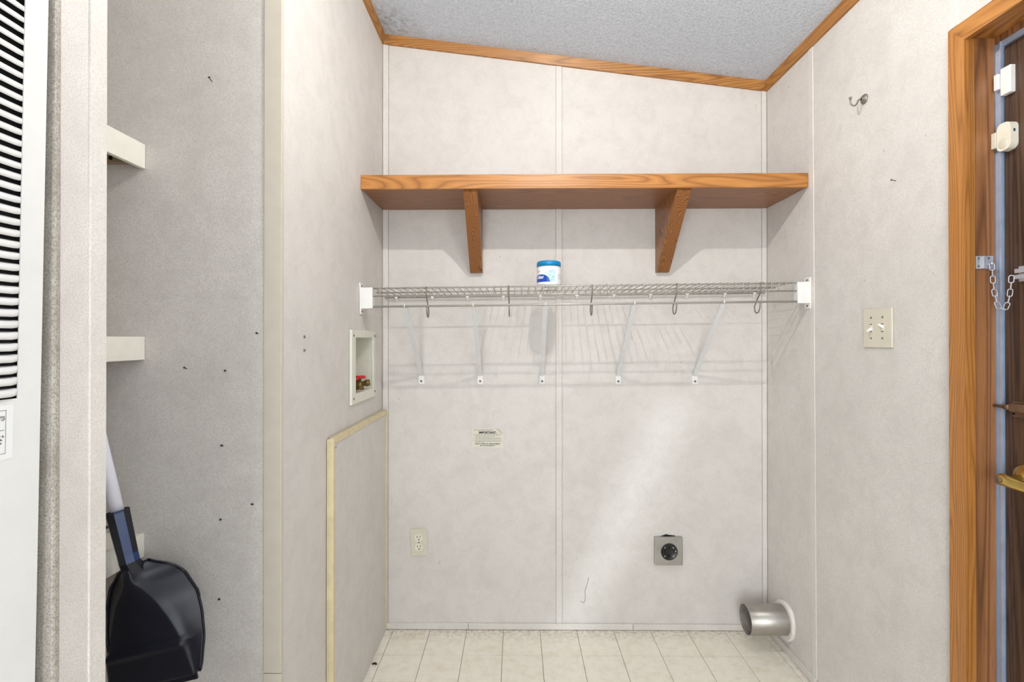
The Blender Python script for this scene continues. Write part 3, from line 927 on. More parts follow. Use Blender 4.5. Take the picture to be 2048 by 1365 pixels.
mb = MB(); mb.lathe([(0.0035, 0), (0.003, 0.0015), (0.0001, 0.002)], (XL + 0.019, AY0 + 0.026, AZ - 0.03), (1, 0, 0), 8); mb.build('screw', 'screw', ap)

# ------------------------------------------------------------------ duplex outlet
ox, _, oz = PB(841, 1084.5)
ot = thing('duplex_outlet', (ox, D, oz), 'ivory duplex power outlet on the back wall, slightly crooked', 'outlet')
mb = MB(); mb.box(ox - 0.035, ox + 0.035, D - 0.006, D - 0.0003, oz - 0.057, oz + 0.057, 0.002); mb.build('cover_plate', 'ivory', ot)
for zz in (0.0195, -0.0195):
    mb = MB()
    poly = []
    for q in range(32):
        a = 2 * math.pi * q / 32
        poly.append((ox + 0.0168 * math.cos(a), oz + zz + max(-0.0142, min(0.0142, 0.0168 * math.sin(a)))))
    mb.prism(poly, 1, D - 0.0075, D - 0.004)
    rc = mb.build('receptacle', 'ivory_dark', ot)
    mb = MB()
    mb.box(ox - 0.0075, ox - 0.0050, D - 0.0079, D - 0.006, oz + zz - 0.0005, oz + zz + 0.0085)
    mb.box(ox + 0.0050, ox + 0.0072, D - 0.0079, D - 0.006, oz + zz + 0.0005, oz + zz + 0.0080)
    mb.disc((ox, D - 0.006, oz + zz - 0.0075), (0, -1, 0), 0.0027, 0, 0.0019, 12)
    mb.build('slots', 'void', rc)
mb = MB(); mb.lathe([(0.003, 0), (0.003, 0.0008), (0.0001, 0.0012)], (ox, D - 0.006, oz), (0, -1, 0), 10); mb.build('screw', 'screw', ot)
ot.rotation_euler = (0, R(-3.0), 0)

# ------------------------------------------------------------------ dryer receptacle
dxc, _, dzc = PB(1336.5, 1098.5)
dr = thing('dryer_receptacle', (dxc, D, dzc), 'square grey steel plate with round black dryer receptacle', 'outlet')
hs = 0.0575
mb = MB(); mb.box(dxc - hs, dxc + hs, D - 0.020, D - 0.0003, dzc - hs, dzc + hs, 0.003); mb.build('cover_box', 'steel', dr)
mb = MB(); mb.lathe([(0.0345, 0.0), (0.0345, 0.003), (0.032, 0.0035), (0.030, 0.002), (0.0001, 0.002)], (dxc + 0.001, D - 0.020, dzc), (0, -1, 0), 32)
rc = mb.build('receptacle_face', 'black', dr)
mb = MB()
for (a, b, c, d) in ((-0.019, -0.015, -0.008, 0.008), (0.016, 0.020, -0.008, 0.008), (-0.003, 0.003, 0.011, 0.021), (-0.006, 0.006, -0.021, -0.012)):
    mb.box(dxc + a, dxc + b, D - 0.0232, D - 0.0218, dzc + c, dzc + d)
mb.build('slots', 'void', rc)
for (a, c) in ((-0.017, 0.017), (0.017, 0.017), (-0.017, -0.018), (0.017, -0.018), (0.027, 0.003)):
    mb = MB(); mb.lathe([(0.0028, 0), (0.0025, 0.0016), (0.0001, 0.0022)], (dxc + a, D - 0.022, dzc + c), (0, -1, 0), 10); mb.build('screw', 'chrome', rc)
# ragged cut in the wallboard above the plate
mb = MB(); mb.prism([(dxc - 0.032, dzc + hs - 0.001), (dxc - 0.004, dzc + hs + 0.0075), (dxc + 0.002, dzc + hs + 0.005), (dxc + 0.030, dzc + hs + 0.002), (dxc + 0.032, dzc + hs - 0.001)], 1, D - 0.0012, D - 0.0002)
mb.build('wall_cutout', 'void', dr)

# ------------------------------------------------------------------ dryer vent duct
VYc, VZc, VR = 1.972, 0.124, 0.0545
vd = thing('dryer_vent_duct', (XR, VYc, VZc), 'round aluminium vent duct sticking out of the wall near the floor', 'duct')
mb = MB()
mb.lathe([(VR, -0.02), (VR, 0.156), (VR - 0.0008, 0.1565), (VR - 0.0010, 0.156)], (XR, VYc, VZc), (-1, 0, 0), 48)
mb.build('pipe', 'duct', vd)
mb = MB(); mb.lathe([(VR - 0.0010, 0.156), (VR - 0.0016, 0.155), (VR - 0.0016, -0.019)], (XR, VYc, VZc), (-1, 0, 0), 48); mb.build('dusty_lining', 'lining', vd)  # separate darker, duller inside for the pipe
mb = MB(); n = 48
rnd = random.Random(3); rad = [0.0715 + 0.003 * math.sin(3 * q * 2 * math.pi / n + 1) + 0.0012 * rnd.uniform(-1, 1) for q in range(n)]
vs = []
for xx, sc in ((XR - 0.0004, 1.0), (XR - 0.009, 1.0), (XR - 0.012, 0.97)):
    for q in range(n):
        a = 2 * math.pi * q / n; vs.append((xx, VYc + rad[q] * sc * math.cos(a), VZc + rad[q] * sc * math.sin(a)))
for xx in (XR - 0.012, XR - 0.0004):
    for q in range(n):
        a = 2 * math.pi * q / n; vs.append((xx, VYc + (VR + 0.0006) * math.cos(a), VZc + (VR + 0.0006) * math.sin(a)))
fs = []
for i in range(5):
    j = (i + 1) % 5
    for q in range(n):
        l = (q + 1) % n; fs.append((i * n + q, i * n + l, j * n + l, j * n + q))
mb.add(vs, fs); mb.build('sealing_ring', 'foam', vd)
mb = MB(); mb.disc((XR, VYc, VZc), (-1, 0, 0), VR - 0.002, -0.02, -0.015, 32); mb.build('damper', 'steel', vd)
rl = random.Random(5); mb = MB()
for q in range(26):
    c = Vector((XR - rl.uniform(0.05, 0.15), VYc + rl.uniform(-0.02, 0.02), VZc - VR + 0.004 + rl.uniform(0, 0.004)))
    mb.tube([c, c + Vector((rl.uniform(-.01, .01), rl.uniform(-.006, .006), rl.uniform(0, .006))), c + Vector((rl.uniform(-.016, .016), rl.uniform(-.01, .01), rl.uniform(0, .008)))], 0.0016, 5)
ln = mb.build('lint', 'ink_grey', vd); ln['kind'] = 'stuff'

# ------------------------------------------------------------------ notice sticker
nx0, _, nz1 = PB(947, 857); nx1, _, nz0 = PB(1008.5, 896)
st_ = thing('warning_sticker', ((nx0 + nx1) / 2, D, nz0), 'small off-white printed warning sticker peeling at one corner', 'sticker')
mb = MB(); yb = D - 0.0006
nw, nh = nx1 - nx0, nz1 - nz0
mb.prism([(nx0, nz0 + 0.002), (nx1, nz0 - 0.002), (nx1, nz1 - nh * 0.22), (nx1 - nw * 0.27, nz1), (nx0, nz1)], 1, yb, D - 0.0001); mb.build('paper', 'paper', st_)
mb = MB()
mb.add([(nx1 - nw * 0.27, yb - 0.0002, nz1), (nx1, yb - 0.0002, nz1 - nh * 0.22), (nx1 - nw * 0.03, yb - 0.011, nz1 - nh * 0.20), (nx1 - nw * 0.10, yb - 0.012, nz1 - nh * 0.05)], [(0, 1, 2, 3)])
mb.build('peeled_corner', 'paper', st_)
ncx = (nx0 + nx1) / 2
def flat(x0, z0):
    return lambda x, y: (x0 + x, yb - 0.0003, z0 + y)
mb = MB()
put_text(mb, 'IMPORTANT:', 0.0125, flat(ncx, nz1 - nh * 0.225), bold=0.0006)
mb.build('heading', 'ink', st_)
mb = MB()
put_text(mb, 'FAILURE TO COMPLY WITH THESE REQUIREMENTS', 0.0062, flat(ncx, nz1 - nh * 0.80), bold=0.0002, squeeze=0.74)
put_text(mb, 'MAY VOID THE WARRANTY.', 0.0062, flat(ncx, nz1 - nh * 0.89), bold=0.0002, squeeze=0.76)
mb.build('lettering', 'ink', st_)
mb = MB(); rs = random.Random(11)
def dashes(x0, x1, z, hgt):
    x = x0
    while x < x1 - 0.003:
        L = rs.uniform(0.003, 0.010)
        L = min(L, x1 - x)
        mb.add([(x, yb - 0.0003, z), (x + L, yb - 0.0003, z), (x + L, yb - 0.0003, z + hgt), (x, yb - 0.0003, z + hgt)], [(0, 1, 2, 3)])
        x += L + 0.0016
for fr, a, b in ((0.06, 0.04, 0.68), (0.11, 0.04, 0.70), (0.31, 0.10, 0.98), (0.37, 0.10, 0.92), (0.425, 0.10, 0.72), (0.49, 0.10, 0.94), (0.545, 0.10, 0.95), (0.61, 0.10, 0.96), (0.665, 0.10, 0.95), (0.715, 0.10, 0.42)):
    dashes(nx0 + nw * a, nx0 + nw * b, nz1 - nh * fr - 0.0012, 0.0016)
for fr in (0.34, 0.51, 0.63): dashes(nx0 + nw * 0.04, nx0 + nw * 0.04 + 0.0031, nz1 - nh * fr, 0.003)
mb.build('small_print', 'ink_grey', st_)

# ------------------------------------------------------------------ thread caught on the wall
pts = [PB(px, py, D - 0.0012) for px, py in ((1180, 1155), (1176, 1170), (1172, 1182), (1173, 1192), (1172, 1202), (1167, 1205), (1163, 1201))]
mb = MB(); mb.tube(pts, 0.0007, 5)
tag(mb.build('thread', 'nail', None, pts[-1]), 'thin dark thread stuck low on the back wall', 'thread')

# ------------------------------------------------------------------ double light switch
sy, sz = 1.466, 1.2435
sw = thing('light_switch', (XR, sy, sz), 'ivory double toggle light switch plate on the door wall', 'switch')
mb = MB(); mb.box(XR - 0.006, XR - 0.0003, sy - 0.058, sy + 0.058, sz - 0.057, sz + 0.057, 0.0025); mb.build('switch_plate', 'ivory', sw)
for yy, up in ((sy + 0.023, -1), (sy - 0.023, 1)):
    mb = MB(); mb.box(XR - 0.0068, XR - 0.005, yy - 0.0055, yy + 0.0055, sz - 0.0125, sz + 0.0125)
    slot = mb.build('toggle_slot', 'ivory_dark', sw)
    mb = MB(); mb.box(XR - 0.0070, XR - 0.0052, yy - 0.0050, yy + 0.0050, sz - 0.0116, sz - 0.0095); mb.box(XR - 0.0070, XR - 0.0052, yy - 0.0050, yy + 0.0050, sz + 0.0095, sz + 0.0116)
    mb.build('slot_shadow_gap', 'void', slot)
    mb = MB()
    a = Vector((XR - 0.005, yy, sz + up * 0.001)); b = Vector((XR - 0.0185, yy, sz + up * 0.0085))
    q0 = [a + Vector((0, -0.0042, -0.0045)), a + Vector((0, 0.0042, -0.0045)), a + Vector((0, 0.0042, 0.0045)), a + Vector((0, -0.0042, 0.0045))]
    q1 = [b + Vector((0, -0.0034, -0.003)), b + Vector((0, 0.0034, -0.003)), b + Vector((0, 0.0034, 0.003)), b + Vector((0, -0.0034, 0.003))]
    mb.hexa(q0, q1); mb.build('toggle', 'white_plastic', slot)
    for zz in (0.030, -0.030):
        mb = MB(); mb.lathe([(0.0032, 0), (0.003, 0.001), (0.0001, 0.0016)], (XR - 0.006, yy, sz + zz), (-1, 0, 0), 10); mb.build('screw', 'screw', sw)

# ------------------------------------------------------------------ coat hook on the door wall
def make_hook(base, axis_out, label):
    """small cup hook: round base, U of wire, ball end; axis_out points away from the surface"""
    o = thing('cup_hook', base, label, 'hook')
    A = Vector(axis_out); Z = Vector((0, 0, 1)) if abs(A.z) < 0.5 else Vector((1, 0, 0))
    B_ = Vector(base)
    mb = MB(); mb.lathe([(0.0145, 0.0), (0.0145, 0.003), (0.012, 0.006), (0.006, 0.008), (0.004, 0.010)], B_ + A * 0.0003, A, 24); mb.build('base', 'hook_metal', o)
    pts = [B_ + A * 0.008, B_ + A * 0.016 + Z * -0.001, B_ + A * 0.021 + Z * -0.006, B_ + A * 0.024 + Z * -0.014, B_ + A * 0.029 + Z * -0.0195, B_ + A * 0.036 + Z * -0.020, B_ + A * 0.042 + Z * -0.015, B_ + A * 0.0435 + Z * -0.006, B_ + A * 0.0425 + Z * 0.001]
    mb = MB(); mb.tube(pts, 0.0024, 8); mb.lathe([(0.0001, -0.0045), (0.0035, -0.003), (0.0045, 0), (0.0035, 0.003), (0.0001, 0.0045)], B_ + A * 0.0435 + Z * 0.003, Z, 12); mb.build('hook', 'hook_metal', o)
    return o
make_hook((XR, 1.522, 1.931), (-1, 0, 0), 'small grey metal cup hook with round base on the door wall')

# ------------------------------------------------------------------ nails and screws left in the walls
def nail(loc, out, label, group, bend=(0, 0, 0.3), L=0.011):
    o = Vector(out); L0 = Vector(loc)
    tip = L0 + (o + Vector(bend)).normalized() * L
    mb = MB(); mb.tube([L0 - o * 0.003, L0 + o * 0.003, tip], 0.0011, 6); mb.lathe([(0.0001, -0.0006), (0.0026, -0.0006), (0.0026, 0.0006), (0.0001, 0.0006)], tip, (tip - L0).normalized(), 10, False)
    return tag(mb.build('nail', 'nail', None, loc), label, 'nail', group)
for px, py, L, lab in ((426, 160, 0.013, 'longest nail in the closet wall, above the topmost shelf'),
                      (519, 668, 0.006, 'tiny nail in the closet wall just beside the beige corner trim'),
                      (376, 738, 0.010, 'bent nail in the closet wall, nearest the middle shelf'),
                      (455, 743, 0.005, 'nail stub in the closet wall between bent nail and corner trim'),
                      (450, 893, 0.008, 'nail in the closet wall at the height of the dustpan handle'),
                      (511, 1010, 0.008, 'nail beside the corner trim, level with the dustpan socket'),
                      (446, 1041, 0.004, 'nail stub in the closet wall, level with the blue dustpan socket'),
                      (444, 1200, 0.005, 'lowest nail in the closet wall, beside the dustpan comb teeth')):
    x, _, z = PB(px, py, YP)
    nail((x, YP, z), (0, -1, 0), lab.replace('nearest', 'next to'), 'nails in the closet wall', L=L)
p = PS(1793, 363, XR); nail(p, (-1, 0, 0), 'thin nail sticking out above the light switch', None, (0, 0, 0.15), 0.013)
for py in (674, 701):
    p = PS(611.5, py, XL)
    mb = MB(); mb.lathe([(0.0042, 0), (0.0042, 0.001), (0.003, 0.003), (0.0001, 0.0035)], p, (1, 0, 0), 10)
    tag(mb.build('screw_head', 'screw', None, p), ('upper' if py == 674 else 'lower') + ' of two small screw heads in the side wall beside the washer box', 'screw', 'screws beside the washer box')
p = (PS(752, 1330, 0)[0] if False else -0.519, 1.881, 0.0)
mb = MB()
for a, b in (((-0.008, -0.002), (0.0, 0.003)), ((0.0, 0.003), (0.009, -0.003)), ((0.002, 0.002), (0.006, 0.004))):
    mb.tube([(p[0] + a[0], p[1] + a[1], 0.003), (p[0] + b[0], p[1] + b[1], 0.004)], 0.003, 6)
tag(mb.build('dirt_crumb', 'crumb', None, p), 'dark crumb of dirt on the floor by the access panel', 'dirt')

# ------------------------------------------------------------------ closet shelves
for z1, z0 in ((1.675, 1.617), (1.217, 1.162), (0.750, 0.694)):
    lab = {1.675: 'topmost white closet shelf, the only one showing its underside', 1.217: 'middle white closet shelf at eye level', 0.750: 'lowest white closet shelf behind the dustpan handle'}[z1]
    cs = thing('closet_shelf', (-1.1, 0.95, z0), lab, 'shelf')
    mb = MB(); mb.box(-1.36, -0.888, PY1 + 0.003, YP - 0.0005, z1 - 0.018, z1 - 0.0005); mb.build('shelf_board', 'white_paint', cs)
    mb = MB(); mb.box(-0.888, -0.876, PY1 + 0.003, YP - 0.001, z0, z1, 0.0012); mb.build('front_edge', 'white_paint', cs)
    mb = MB(); mb.box(-1.36, -0.889, YP - 0.020, YP - 0.0005, z1 - 0.047, z1 - 0.018); cle = mb.build('cleat', 'raw_wood', cs)
    mb = MB(); mb.lathe([(0.005, 0), (0.005, 0.001), (0.003, 0.001), (0.0001, 0.0005)], (-0.944, YP - 0.020, z1 - 0.038), (0, -1, 0), 12); mb.build('screw', 'void', cle)

# ------------------------------------------------------------------ dustpan
DPX, DPY, DPZ = -0.8130, 1.060, 0.725
dp = thing('dustpan', (DPX, DPY, DPZ), 'dark navy plastic dustpan with blue socket hanging on its white handle', 'dustpan')
def lerp(tab, v):
    for (a, fa), (b, fb) in zip(tab, tab[1:]):
        if v <= b: return fa + (fb - fa) * max(0, (v - a)) / (b - a)
    return tab[-1][1]
RIM = [(-0.004, 0.021), (0.004, 0.030), (0.016, 0.051), (0.042, 0.079), (0.089, 0.098), (0.136, 0.1035), (0.192, 0.1015), (0.233, 0.096), (0.246, 0.093)]
PLT = [(-0.004, 0.006), (0.030, 0.010), (0.044, 0.022), (0.075, 0.044), (0.118, 0.064), (0.173, 0.082), (0.182, 0.086), (0.233, 0.092), (0.246, 0.0925)]
DEP = [(-0.004, 0.030), (0.03, 0.046), (0.10, 0.044), (0.18, 0.030), (0.233, 0.012), (0.246, 0.006)]
rows = []
vv = [-0.004 + 0.250 * i / 40 for i in range(41)]
for v in vv:
    wr_, wpl, dd = lerp(RIM, v), lerp(PLT, v), lerp(DEP, v)
    base = 0.012 * max(0.0, 1 - (v + 0.004) / 0.05) ** 2 - 0.012 * max(0.0, 1 - (v + 0.004) / 0.05)
    lift = -0.0035 if v > 0.182 else (-0.009 if 0.170 < v <= 0.182 else 0.0)
    y0_ = lift + base
    cr_ = 0.004
    prof = [(-wr_ - cr_, dd - 0.001), (-wr_ - cr_, dd + 0.004), (-wr_, dd + 0.001), (-wpl - (wr_ - wpl) * 0.35, y0_ + dd * 0.45), (-wpl, y0_ + 0.002), (-wpl * 0.92, y0_),
            (0, y0_), (wpl * 0.92, y0_), (wpl, y0_ + 0.002), (wpl + (wr_ - wpl) * 0.35, y0_ + dd * 0.45), (wr_, dd + 0.001), (wr_ + cr_, dd + 0.004), (wr_ + cr_, dd - 0.001)]
    rows.append([(DPX + u, DPY + y, DPZ - v) for u, y in prof])
n = len(rows[0]); mb = MB()
mb.add([p for r in rows for p in r], [(i * n + k, i * n + k + 1, (i + 1) * n + k + 1, (i + 1) * n + k) for i in range(40) for k in range(n - 1)], True)
pan = mb.build('pan', 'pan', dp)
sm = pan.modifiers.new('thickness', 'SOLIDIFY'); sm.thickness = 0.002; sm.offset = 1
mb = MB()   # mouth lip
mb.box(DPX - 0.094, DPX + 0.094, DPY - 0.001, DPY + 0.004, DPZ - 0.257, DPZ - 0.244, 0.001); mb.build('mouth_lip', 'pan', pan)
mb = MB()   # comb teeth on one edge of the rim
for i in range(14):
    v = 0.047 + i * 0.0042; wv = lerp(RIM, v) + 0.004; dd = lerp(DEP, v)
    mb.box(DPX + wv - 0.001, DPX + wv + 0.0042, DPY + dd - 0.001, DPY + dd + 0.003, DPZ - v - 0.0013, DPZ - v + 0.0013)
mb.build('comb_teeth', 'pan', pan)
mb = MB()   # eight-sided socket
vs = []; fs = []
for v, r, yo in ((0.034, 0.021, 0.040), (0.012, 0.0245, 0.024), (-0.012, 0.0195, 0.013), (-0.030, 0.0195, 0.013), (-0.120, 0.0220, 0.013), (-0.124, 0.0230, 0.013)):
    for k in range(8):
        a = math.pi / 8 + k * math.pi / 4; vs.append((DPX + r * math.cos(a), DPY + yo + r * math.sin(a), DPZ - v))
for i in range(5):
    for k in range(8):
        l = (k + 1) % 8; fs.append((i * 8 + k, i * 8 + l, (i + 1) * 8 + l, (i + 1) * 8 + k))
mb.add(vs, fs); 
sk = mb.build('socket', 'pan', dp); sk.data.materials.append(M['pan_blue'])
for pg in sk.data.polygons:
    if 0.15 < pg.center.x / 0.02 < 0.95 and pg.center.y < 0.02 and pg.center.z > 0.012: pg.material_index = 1  # front-right facets set blue, the rest stay navy
sm = sk.modifiers.new('thickness', 'SOLIDIFY'); sm.thickness = 0.0025; sm.offset = -1
mb = MB(); mb.disc((DPX - 0.012, DPY - 0.006, DPZ + 0.098), (-0.3, -1, 0), 0.003, 0, 0.003, 10); mb.build('rivet', 'void', sk)
mb = MB(); mb.tube([(DPX, DPY + 0.013, DPZ + 0.03), (DPX, DPY + 0.013, DPZ + 0.428)], 0.0125, 20)
po = mb.build('pole', 'pole', dp)
mb = MB(); c0 = Vector((DPX, DPY + 0.013, DPZ + 0.436)); mb.tube([c0 + Vector((0.011 * math.cos(a), 0, 0.011 * math.sin(a))) for a in [2 * math.pi * q / 16 for q in range(16)]], 0.003, 8, closed=True)
mb.build('hanging_loop', 'pan_blue', po)
dp.rotation_euler = (0, R(-13.7), 0)
make_hook((-0.904, DPY + 0.013, 1.1988), (0, 0, -1), 'small cup hook under the middle closet shelf holding the dustpan')

# ------------------------------------------------------------------ furnace
FX = -0.5605
fz0 = 0.0
fu = thing('furnace', (FX, 0.33, 0.805), 'white enamel furnace with louvered door panel and printed label', 'furnace')
FYR = 0.5945
mb = MB()
LV0, LV1 = 1.145, 1.83     # louvre field heights
LY0, LY1 = 0.14, 0.5667
fx = FX
mb.box(fx - 0.0012, fx, LY1, FYR, 0.02, 1.95); mb.box(fx - 0.022, fx - 0.0012, FYR - 0.0012, FYR, 0.02, 1.95); mb.box(fx - 0.0012, fx, 0.06, LY0, 0.02, 1.95)
mb.box(fx - 0.0012, fx, LY0, LY1, 0.02, LV0); mb.box(fx - 0.0012, fx, LY0, LY1, LV1, 1.95)
mb.build('door_panel', 'furnace', fu)
mb = MB(); mb.box(fx - 0.55, fx - 0.006, 0.065, FYR - 0.003, 0.0, 1.94); mb.build('cabinet', 'void', fu)  # black block paints the dark seen between the louvres
# one louvre: a hooded slat with a tapered end
prof = [(-0.0012, 0.0012), (0.0022, -0.0006), (0.0040, -0.0036), (0.0047, -0.0082), (0.0039, -0.0083), (0.0031, -0.0042), (0.0014, -0.0018), (-0.0020, -0.0002)]
secs = [(LY0, 0.05), (LY0 + 0.010, 1.0), (LY1 - 0.011, 1.0), (LY1 - 0.005, 0.78), (LY1 - 0.0015, 0.40), (LY1, 0.05)]
vs = []; fs = []; n = len(prof); zt = LV0 + 0.0127
for yy, s in secs:
    for (o_, dz) in prof: vs.append((fx - 0.001 + o_ * s, yy, zt - 0.002 + dz * (0.55 + 0.45 * s)))
for i in range(len(secs) - 1):
    for k in range(n): fs.append((i * n + k, i * n + (k + 1) % n, (i + 1) * n + (k + 1) % n, (i + 1) * n + k))
mb = MB(); mb.add(vs, fs, True); lv0 = mb.build('louver', 'furnace', fu)
for i in range(1, 53): inst(lv0, 'louver', fu, (0, 0, i * 0.0127))
# printed label
mb = MB(); gl0, gl1, gz0, gz1 = 0.36, 0.5615, 1.079, 1.139
mb.box(fx + 0.0002, fx + 0.0006, gl0, gl1, gz0, gz1); fl_ = mb.build('printed_label', 'label_white', fu)
mb = MB(); X_ = fx + 0.0009
def side(y0, z0): return lambda x, y: (X_, y0 + x, z0 + y)
def bar2(y0, y1, z0, z1): mb.add([(X_, y0, z0), (X_, y1, z0), (X_, y1, z1), (X_, y0, z1)], [(0, 1, 2, 3)])
iy1, iz1, iz0 = 0.5535, 1.1335, 1.0855
bar2(iy1 - 0.0004, iy1, iz0, iz1); bar2(0.37, iy1, iz1 - 0.0004, iz1); bar2(0.37, iy1, iz0, iz0 + 0.0004); bar2(0.39, iy1 - 0.0015, 1.1115, 1.1119)
for txt, zz, dy in (('conversion', 1.1265, 0.0015), ('necessary for LP', 1.1232, 0.0012), ('naturel. Pour la', 1.1050, 0.002), ('est sur la', 1.1014, 0.004), ('pour cette', 1.0977, 0.0045), ('ments.', 1.0940, 0.006)):
    put_text(mb, txt, 0.0038, side(iy1 - dy, zz), 'RIGHT', 0.00008, 1.0)
mb.build('lettering', 'ink', fl_)
fu.rotation_euler = (0, 0.0168, 0)

# ------------------------------------------------------------------ door hardware
def P_door(px, py, X): return PS(px, py, X)
# flat white sensor and its magnet
ds = thing('door_sensor', (lx, 1.147, 1.79), 'plain rectangular white door sensor near the top of the door', 'sensor')
mb = MB(); mb.box(1.1095, lx - 0.0002, 1.1345, 1.1585, 1.764, 1.8255, 0.0015); mb.build('sensor_body', 'white_plastic', ds)
mb = MB(); mb.box(1.1055, 1.1156, 1.1598, 1.1700, 1.781, 1.8165, 0.001); mb.build('magnet', 'white_plastic', ds)
# rounded alarm with speaker disc
da = thing('door_alarm', (lx, 1.146, 1.66), 'rounded cream door alarm with round speaker and switch', 'alarm')
mb = MB()
poly = []
def arc(cy, cz, r, a0, a1, k=8):
    for i in range(k + 1):
        a = R(a0 + (a1 - a0) * i / k); poly.append((cy + r * math.cos(a), cz + r * math.sin(a)))
arc(1.150, 1.6865, 0.012, 0, 90); arc(1.1420, 1.6855, 0.013, 90, 180); arc(1.1420, 1.650, 0.013, 180, 270); arc(1.150, 1.648, 0.012, 270, 360)
mb.prism(poly, 0, 1.1045, lx - 0.0002); body = mb.build('alarm_body', 'ivory_dark', da)
mb = MB(); mb.lathe([(0.0105, 0.0), (0.0105, 0.0007), (0.0095, 0.0010), (0.0001, 0.0010)], (1.1045, 1.1475, 1.6515), (-1, 0, 0), 24); mb.build('speaker_disc', 'ivory', body)
mb = MB(); mb.box(1.1105, 1.1140, 1.1282, 1.1292, 1.673, 1.679); mb.build('slide_switch', 'pan_blue', body)
mb = MB(); mb.box(1.1030, 1.1156, 1.1630, 1.1745, 1.648, 1.684, 0.001); mb.build('magnet', 'ivory', da)
# door chain: keeper on the jamb, links, track on the door
ch = thing('door_chain', (1.09, 1.1765, 1.39), 'zinc door chain hanging between jamb plate and door track', 'chain')
ky = 1.1765
mb = MB(); mb.box(1.0685, 1.1085, ky - 0.002, ky - 0.0002, 1.3735, 1.4030, 0.0005); mb.box(1.081, 1.0865, ky - 0.007, ky - 0.002, 1.3735, 1.4030, 0.001)
pl = mb.build('keeper_plate', 'chrome', ch)
for a, c in ((1.0735, 1.3975), (1.0735, 1.380), (1.0965, 1.398)):
    mb = MB(); mb.lathe([(0.0028, 0), (0.0026, 0.001), (0.0001, 0.0015)], (a, ky - 0.002, c), (0, -1, 0), 10); mb.build('screw', 'screw', pl)
mb = MB(); mb.lathe([(0.0025, 0), (0.0025, 0.008), (0.004, 0.0085), (0.003, 0.011), (0.0001, 0.0115)], (1.097, ky - 0.002, 1.3845), (0, -1, 0), 12); mb.build('stud', 'chrome', pl)
mb = MB(); tx = lx
mb.box(tx - 0.003, tx - 0.0002, 1.03, 1.1275, 1.338, 1.372, 0.0005); mb.box(tx - 0.010, tx - 0.003, 1.03, 1.1275, 1.361, 1.366); mb.box(tx - 0.010, tx - 0.003, 1.03, 1.1275, 1.344, 1.349)
mb.box(tx - 0.012, tx - 0.010, 1.03, 1.1275, 1.357, 1.366); mb.box(tx - 0.012, tx - 0.010, 1.03, 1.1275, 1.344, 1.353)
mb.build('track', 'chrome', ch)
A = Vector((1.097, 1.1665, 1.385)); C_ = Vector((1.098, 1.149, 1.2775)); B = Vector((1.107, 1.131, 1.352))
def link(c, along, perp):
    mb = MB(); al = along.normalized(); pr = (perp - al * perp.dot(al)).normalized()
    pts = []; hl, hr = 0.0086, 0.0042
    for i in range(18):
        a = 2 * math.pi * i / 18
        s = hl - hr
        pts.append(c + al * (math.copysign(s, math.cos(a)) + hr * math.cos(a)) + pr * hr * math.sin(a))
    mb.tube(pts, 0.0010, 6, closed=True)
    return mb.build('link', 'chrome', ch)
def qb(t):  # hanging curve through A, C, B
    q1 = A.lerp(B, 0.10); q2 = A.lerp(B, 0.90); q1.z = q2.z = 1.244
    return A * (1 - t) ** 3 + q1 * 3 * t * (1 - t) ** 2 + q2 * 3 * t * t * (1 - t) + B * t ** 3
S = [qb(i / 200) for i in range(201)]; acc = [0]
for i in range(200): acc.append(acc[-1] + (S[i + 1] - S[i]).length)
NL = max(6, round(acc[-1] / 0.0148)); step = acc[-1] / NL
def at_len(d):
    for i in range(200):
        if acc[i + 1] >= d: return S[i] + (S[i + 1] - S[i]) * ((d - acc[i]) / max(1e-9, acc[i + 1] - acc[i]))
    return S[-1]
for i in range(NL):
    p0, p1 = at_len(i * step), at_len((i + 1) * step)
    link((p0 + p1) / 2, p1 - p0, Vector((0.75, -0.6, 0.1)) if i % 2 == 0 else Vector((0.6, 0.75, 0.1)))
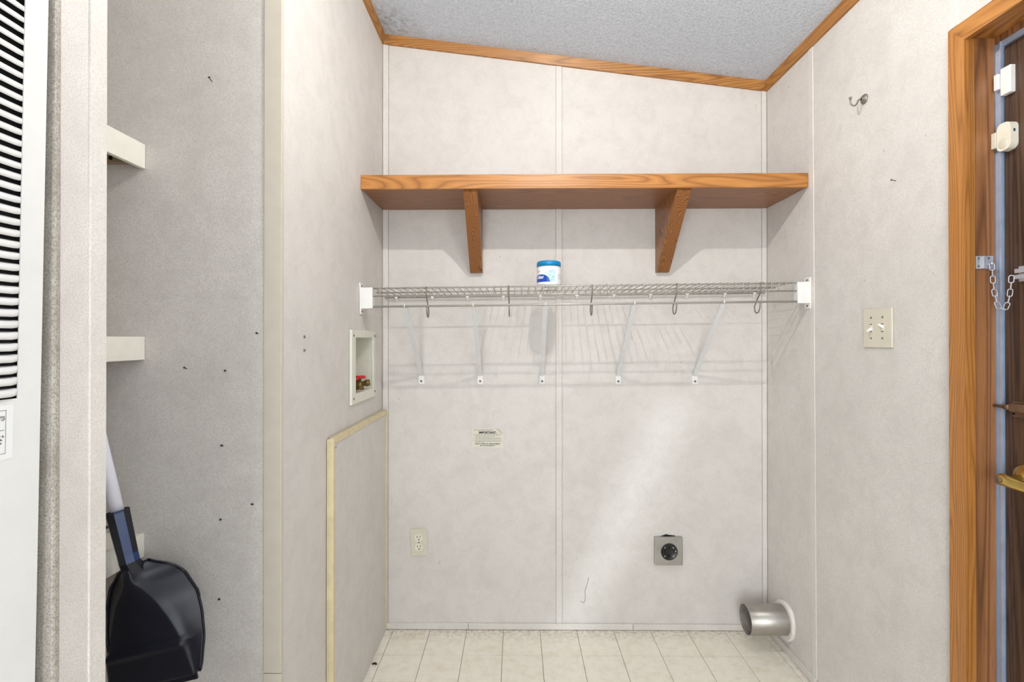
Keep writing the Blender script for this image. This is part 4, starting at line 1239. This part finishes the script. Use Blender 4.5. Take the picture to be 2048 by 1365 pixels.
# slide bolt
sb = thing('slide_bolt', (lx, 1.12, 1.055), 'worn bronze slide bolt on the door above the lever handle', 'bolt')
bz = 1.0585
mb = MB(); mb.box(lx - 0.003, lx - 0.0002, 1.04, 1.1435, bz - 0.021, bz + 0.014, 0.0005); pb_ = mb.build('back_plate', 'bronze', sb)
mb = MB(); mb.tube([(lx - 0.012, 1.178, bz), (lx - 0.012, 1.1600, bz), (lx - 0.012, 1.04, bz)], [0.0032, 0.0038, 0.0038], 12); mb.build('bolt_rod', 'bronze', sb)
mb = MB(); mb.tube([(lx - 0.012, 1.150, bz), (lx - 0.012, 1.136, bz)], 0.0062, 14); mb.box(lx - 0.0185, lx - 0.003, 1.08, 1.136, bz - 0.008, bz + 0.010, 0.002); mb.build('guide', 'bronze', sb)
mb = MB(); mb.lathe([(0.003, 0), (0.0028, 0.001), (0.0001, 0.0016)], (lx - 0.003, 1.139, bz - 0.014), (-1, 0, 0), 10); mb.build('screw', 'void', pb_)

# ------------------------------------------------------------------ ceiling lamp (above the picture)
cl_ = thing('ceiling_lamp', (LAMP[0], LAMP[1], zc(LAMP[0])), 'bare bulb in a round white ceiling lampholder', 'lamp')
zt = zc(LAMP[0])
mb = MB(); mb.lathe([(0.055, -0.006), (0.055, 0.012), (0.045, 0.030), (0.026, 0.040), (0.024, 0.065), (0.0001, 0.066)], (LAMP[0], LAMP[1], zt), (0, 0, -1), 32); mb.build('lampholder', 'white_plastic', cl_)
mb = MB(); br_ = 0.030
zb = zt - 0.066
prof = [(0.013, zb - LAMP[2]), (0.014, zb - LAMP[2] - 0.02), (0.022, 0.024)]
prof += [(br_ * math.cos(R(a)), br_ * math.sin(R(a))) for a in (35, 15, -5, -25, -45, -65)] + [(0.0001, -br_)]
mb.lathe(prof, LAMP, (0, 0, 1), 20); bu = mb.build('bulb', 'glass', cl_)
mb = MB(); mb.lathe([(0.0001, -0.008), (0.0036, -0.0067), (0.005, -0.0034), (0.005, 0.0034), (0.0036, 0.0067), (0.0001, 0.008)], LAMP, (0, 0, 1), 12); mb.build('filament', 'bulb', bu)
mb = MB(); mb.tube([(LAMP[0], LAMP[1], zb), (LAMP[0], LAMP[1], LAMP[2] + 0.008)], 0.0015, 6); mb.build('stem', 'steel', bu)

for o in list(bpy.data.objects):
    if '_base' in o: del o['_base']
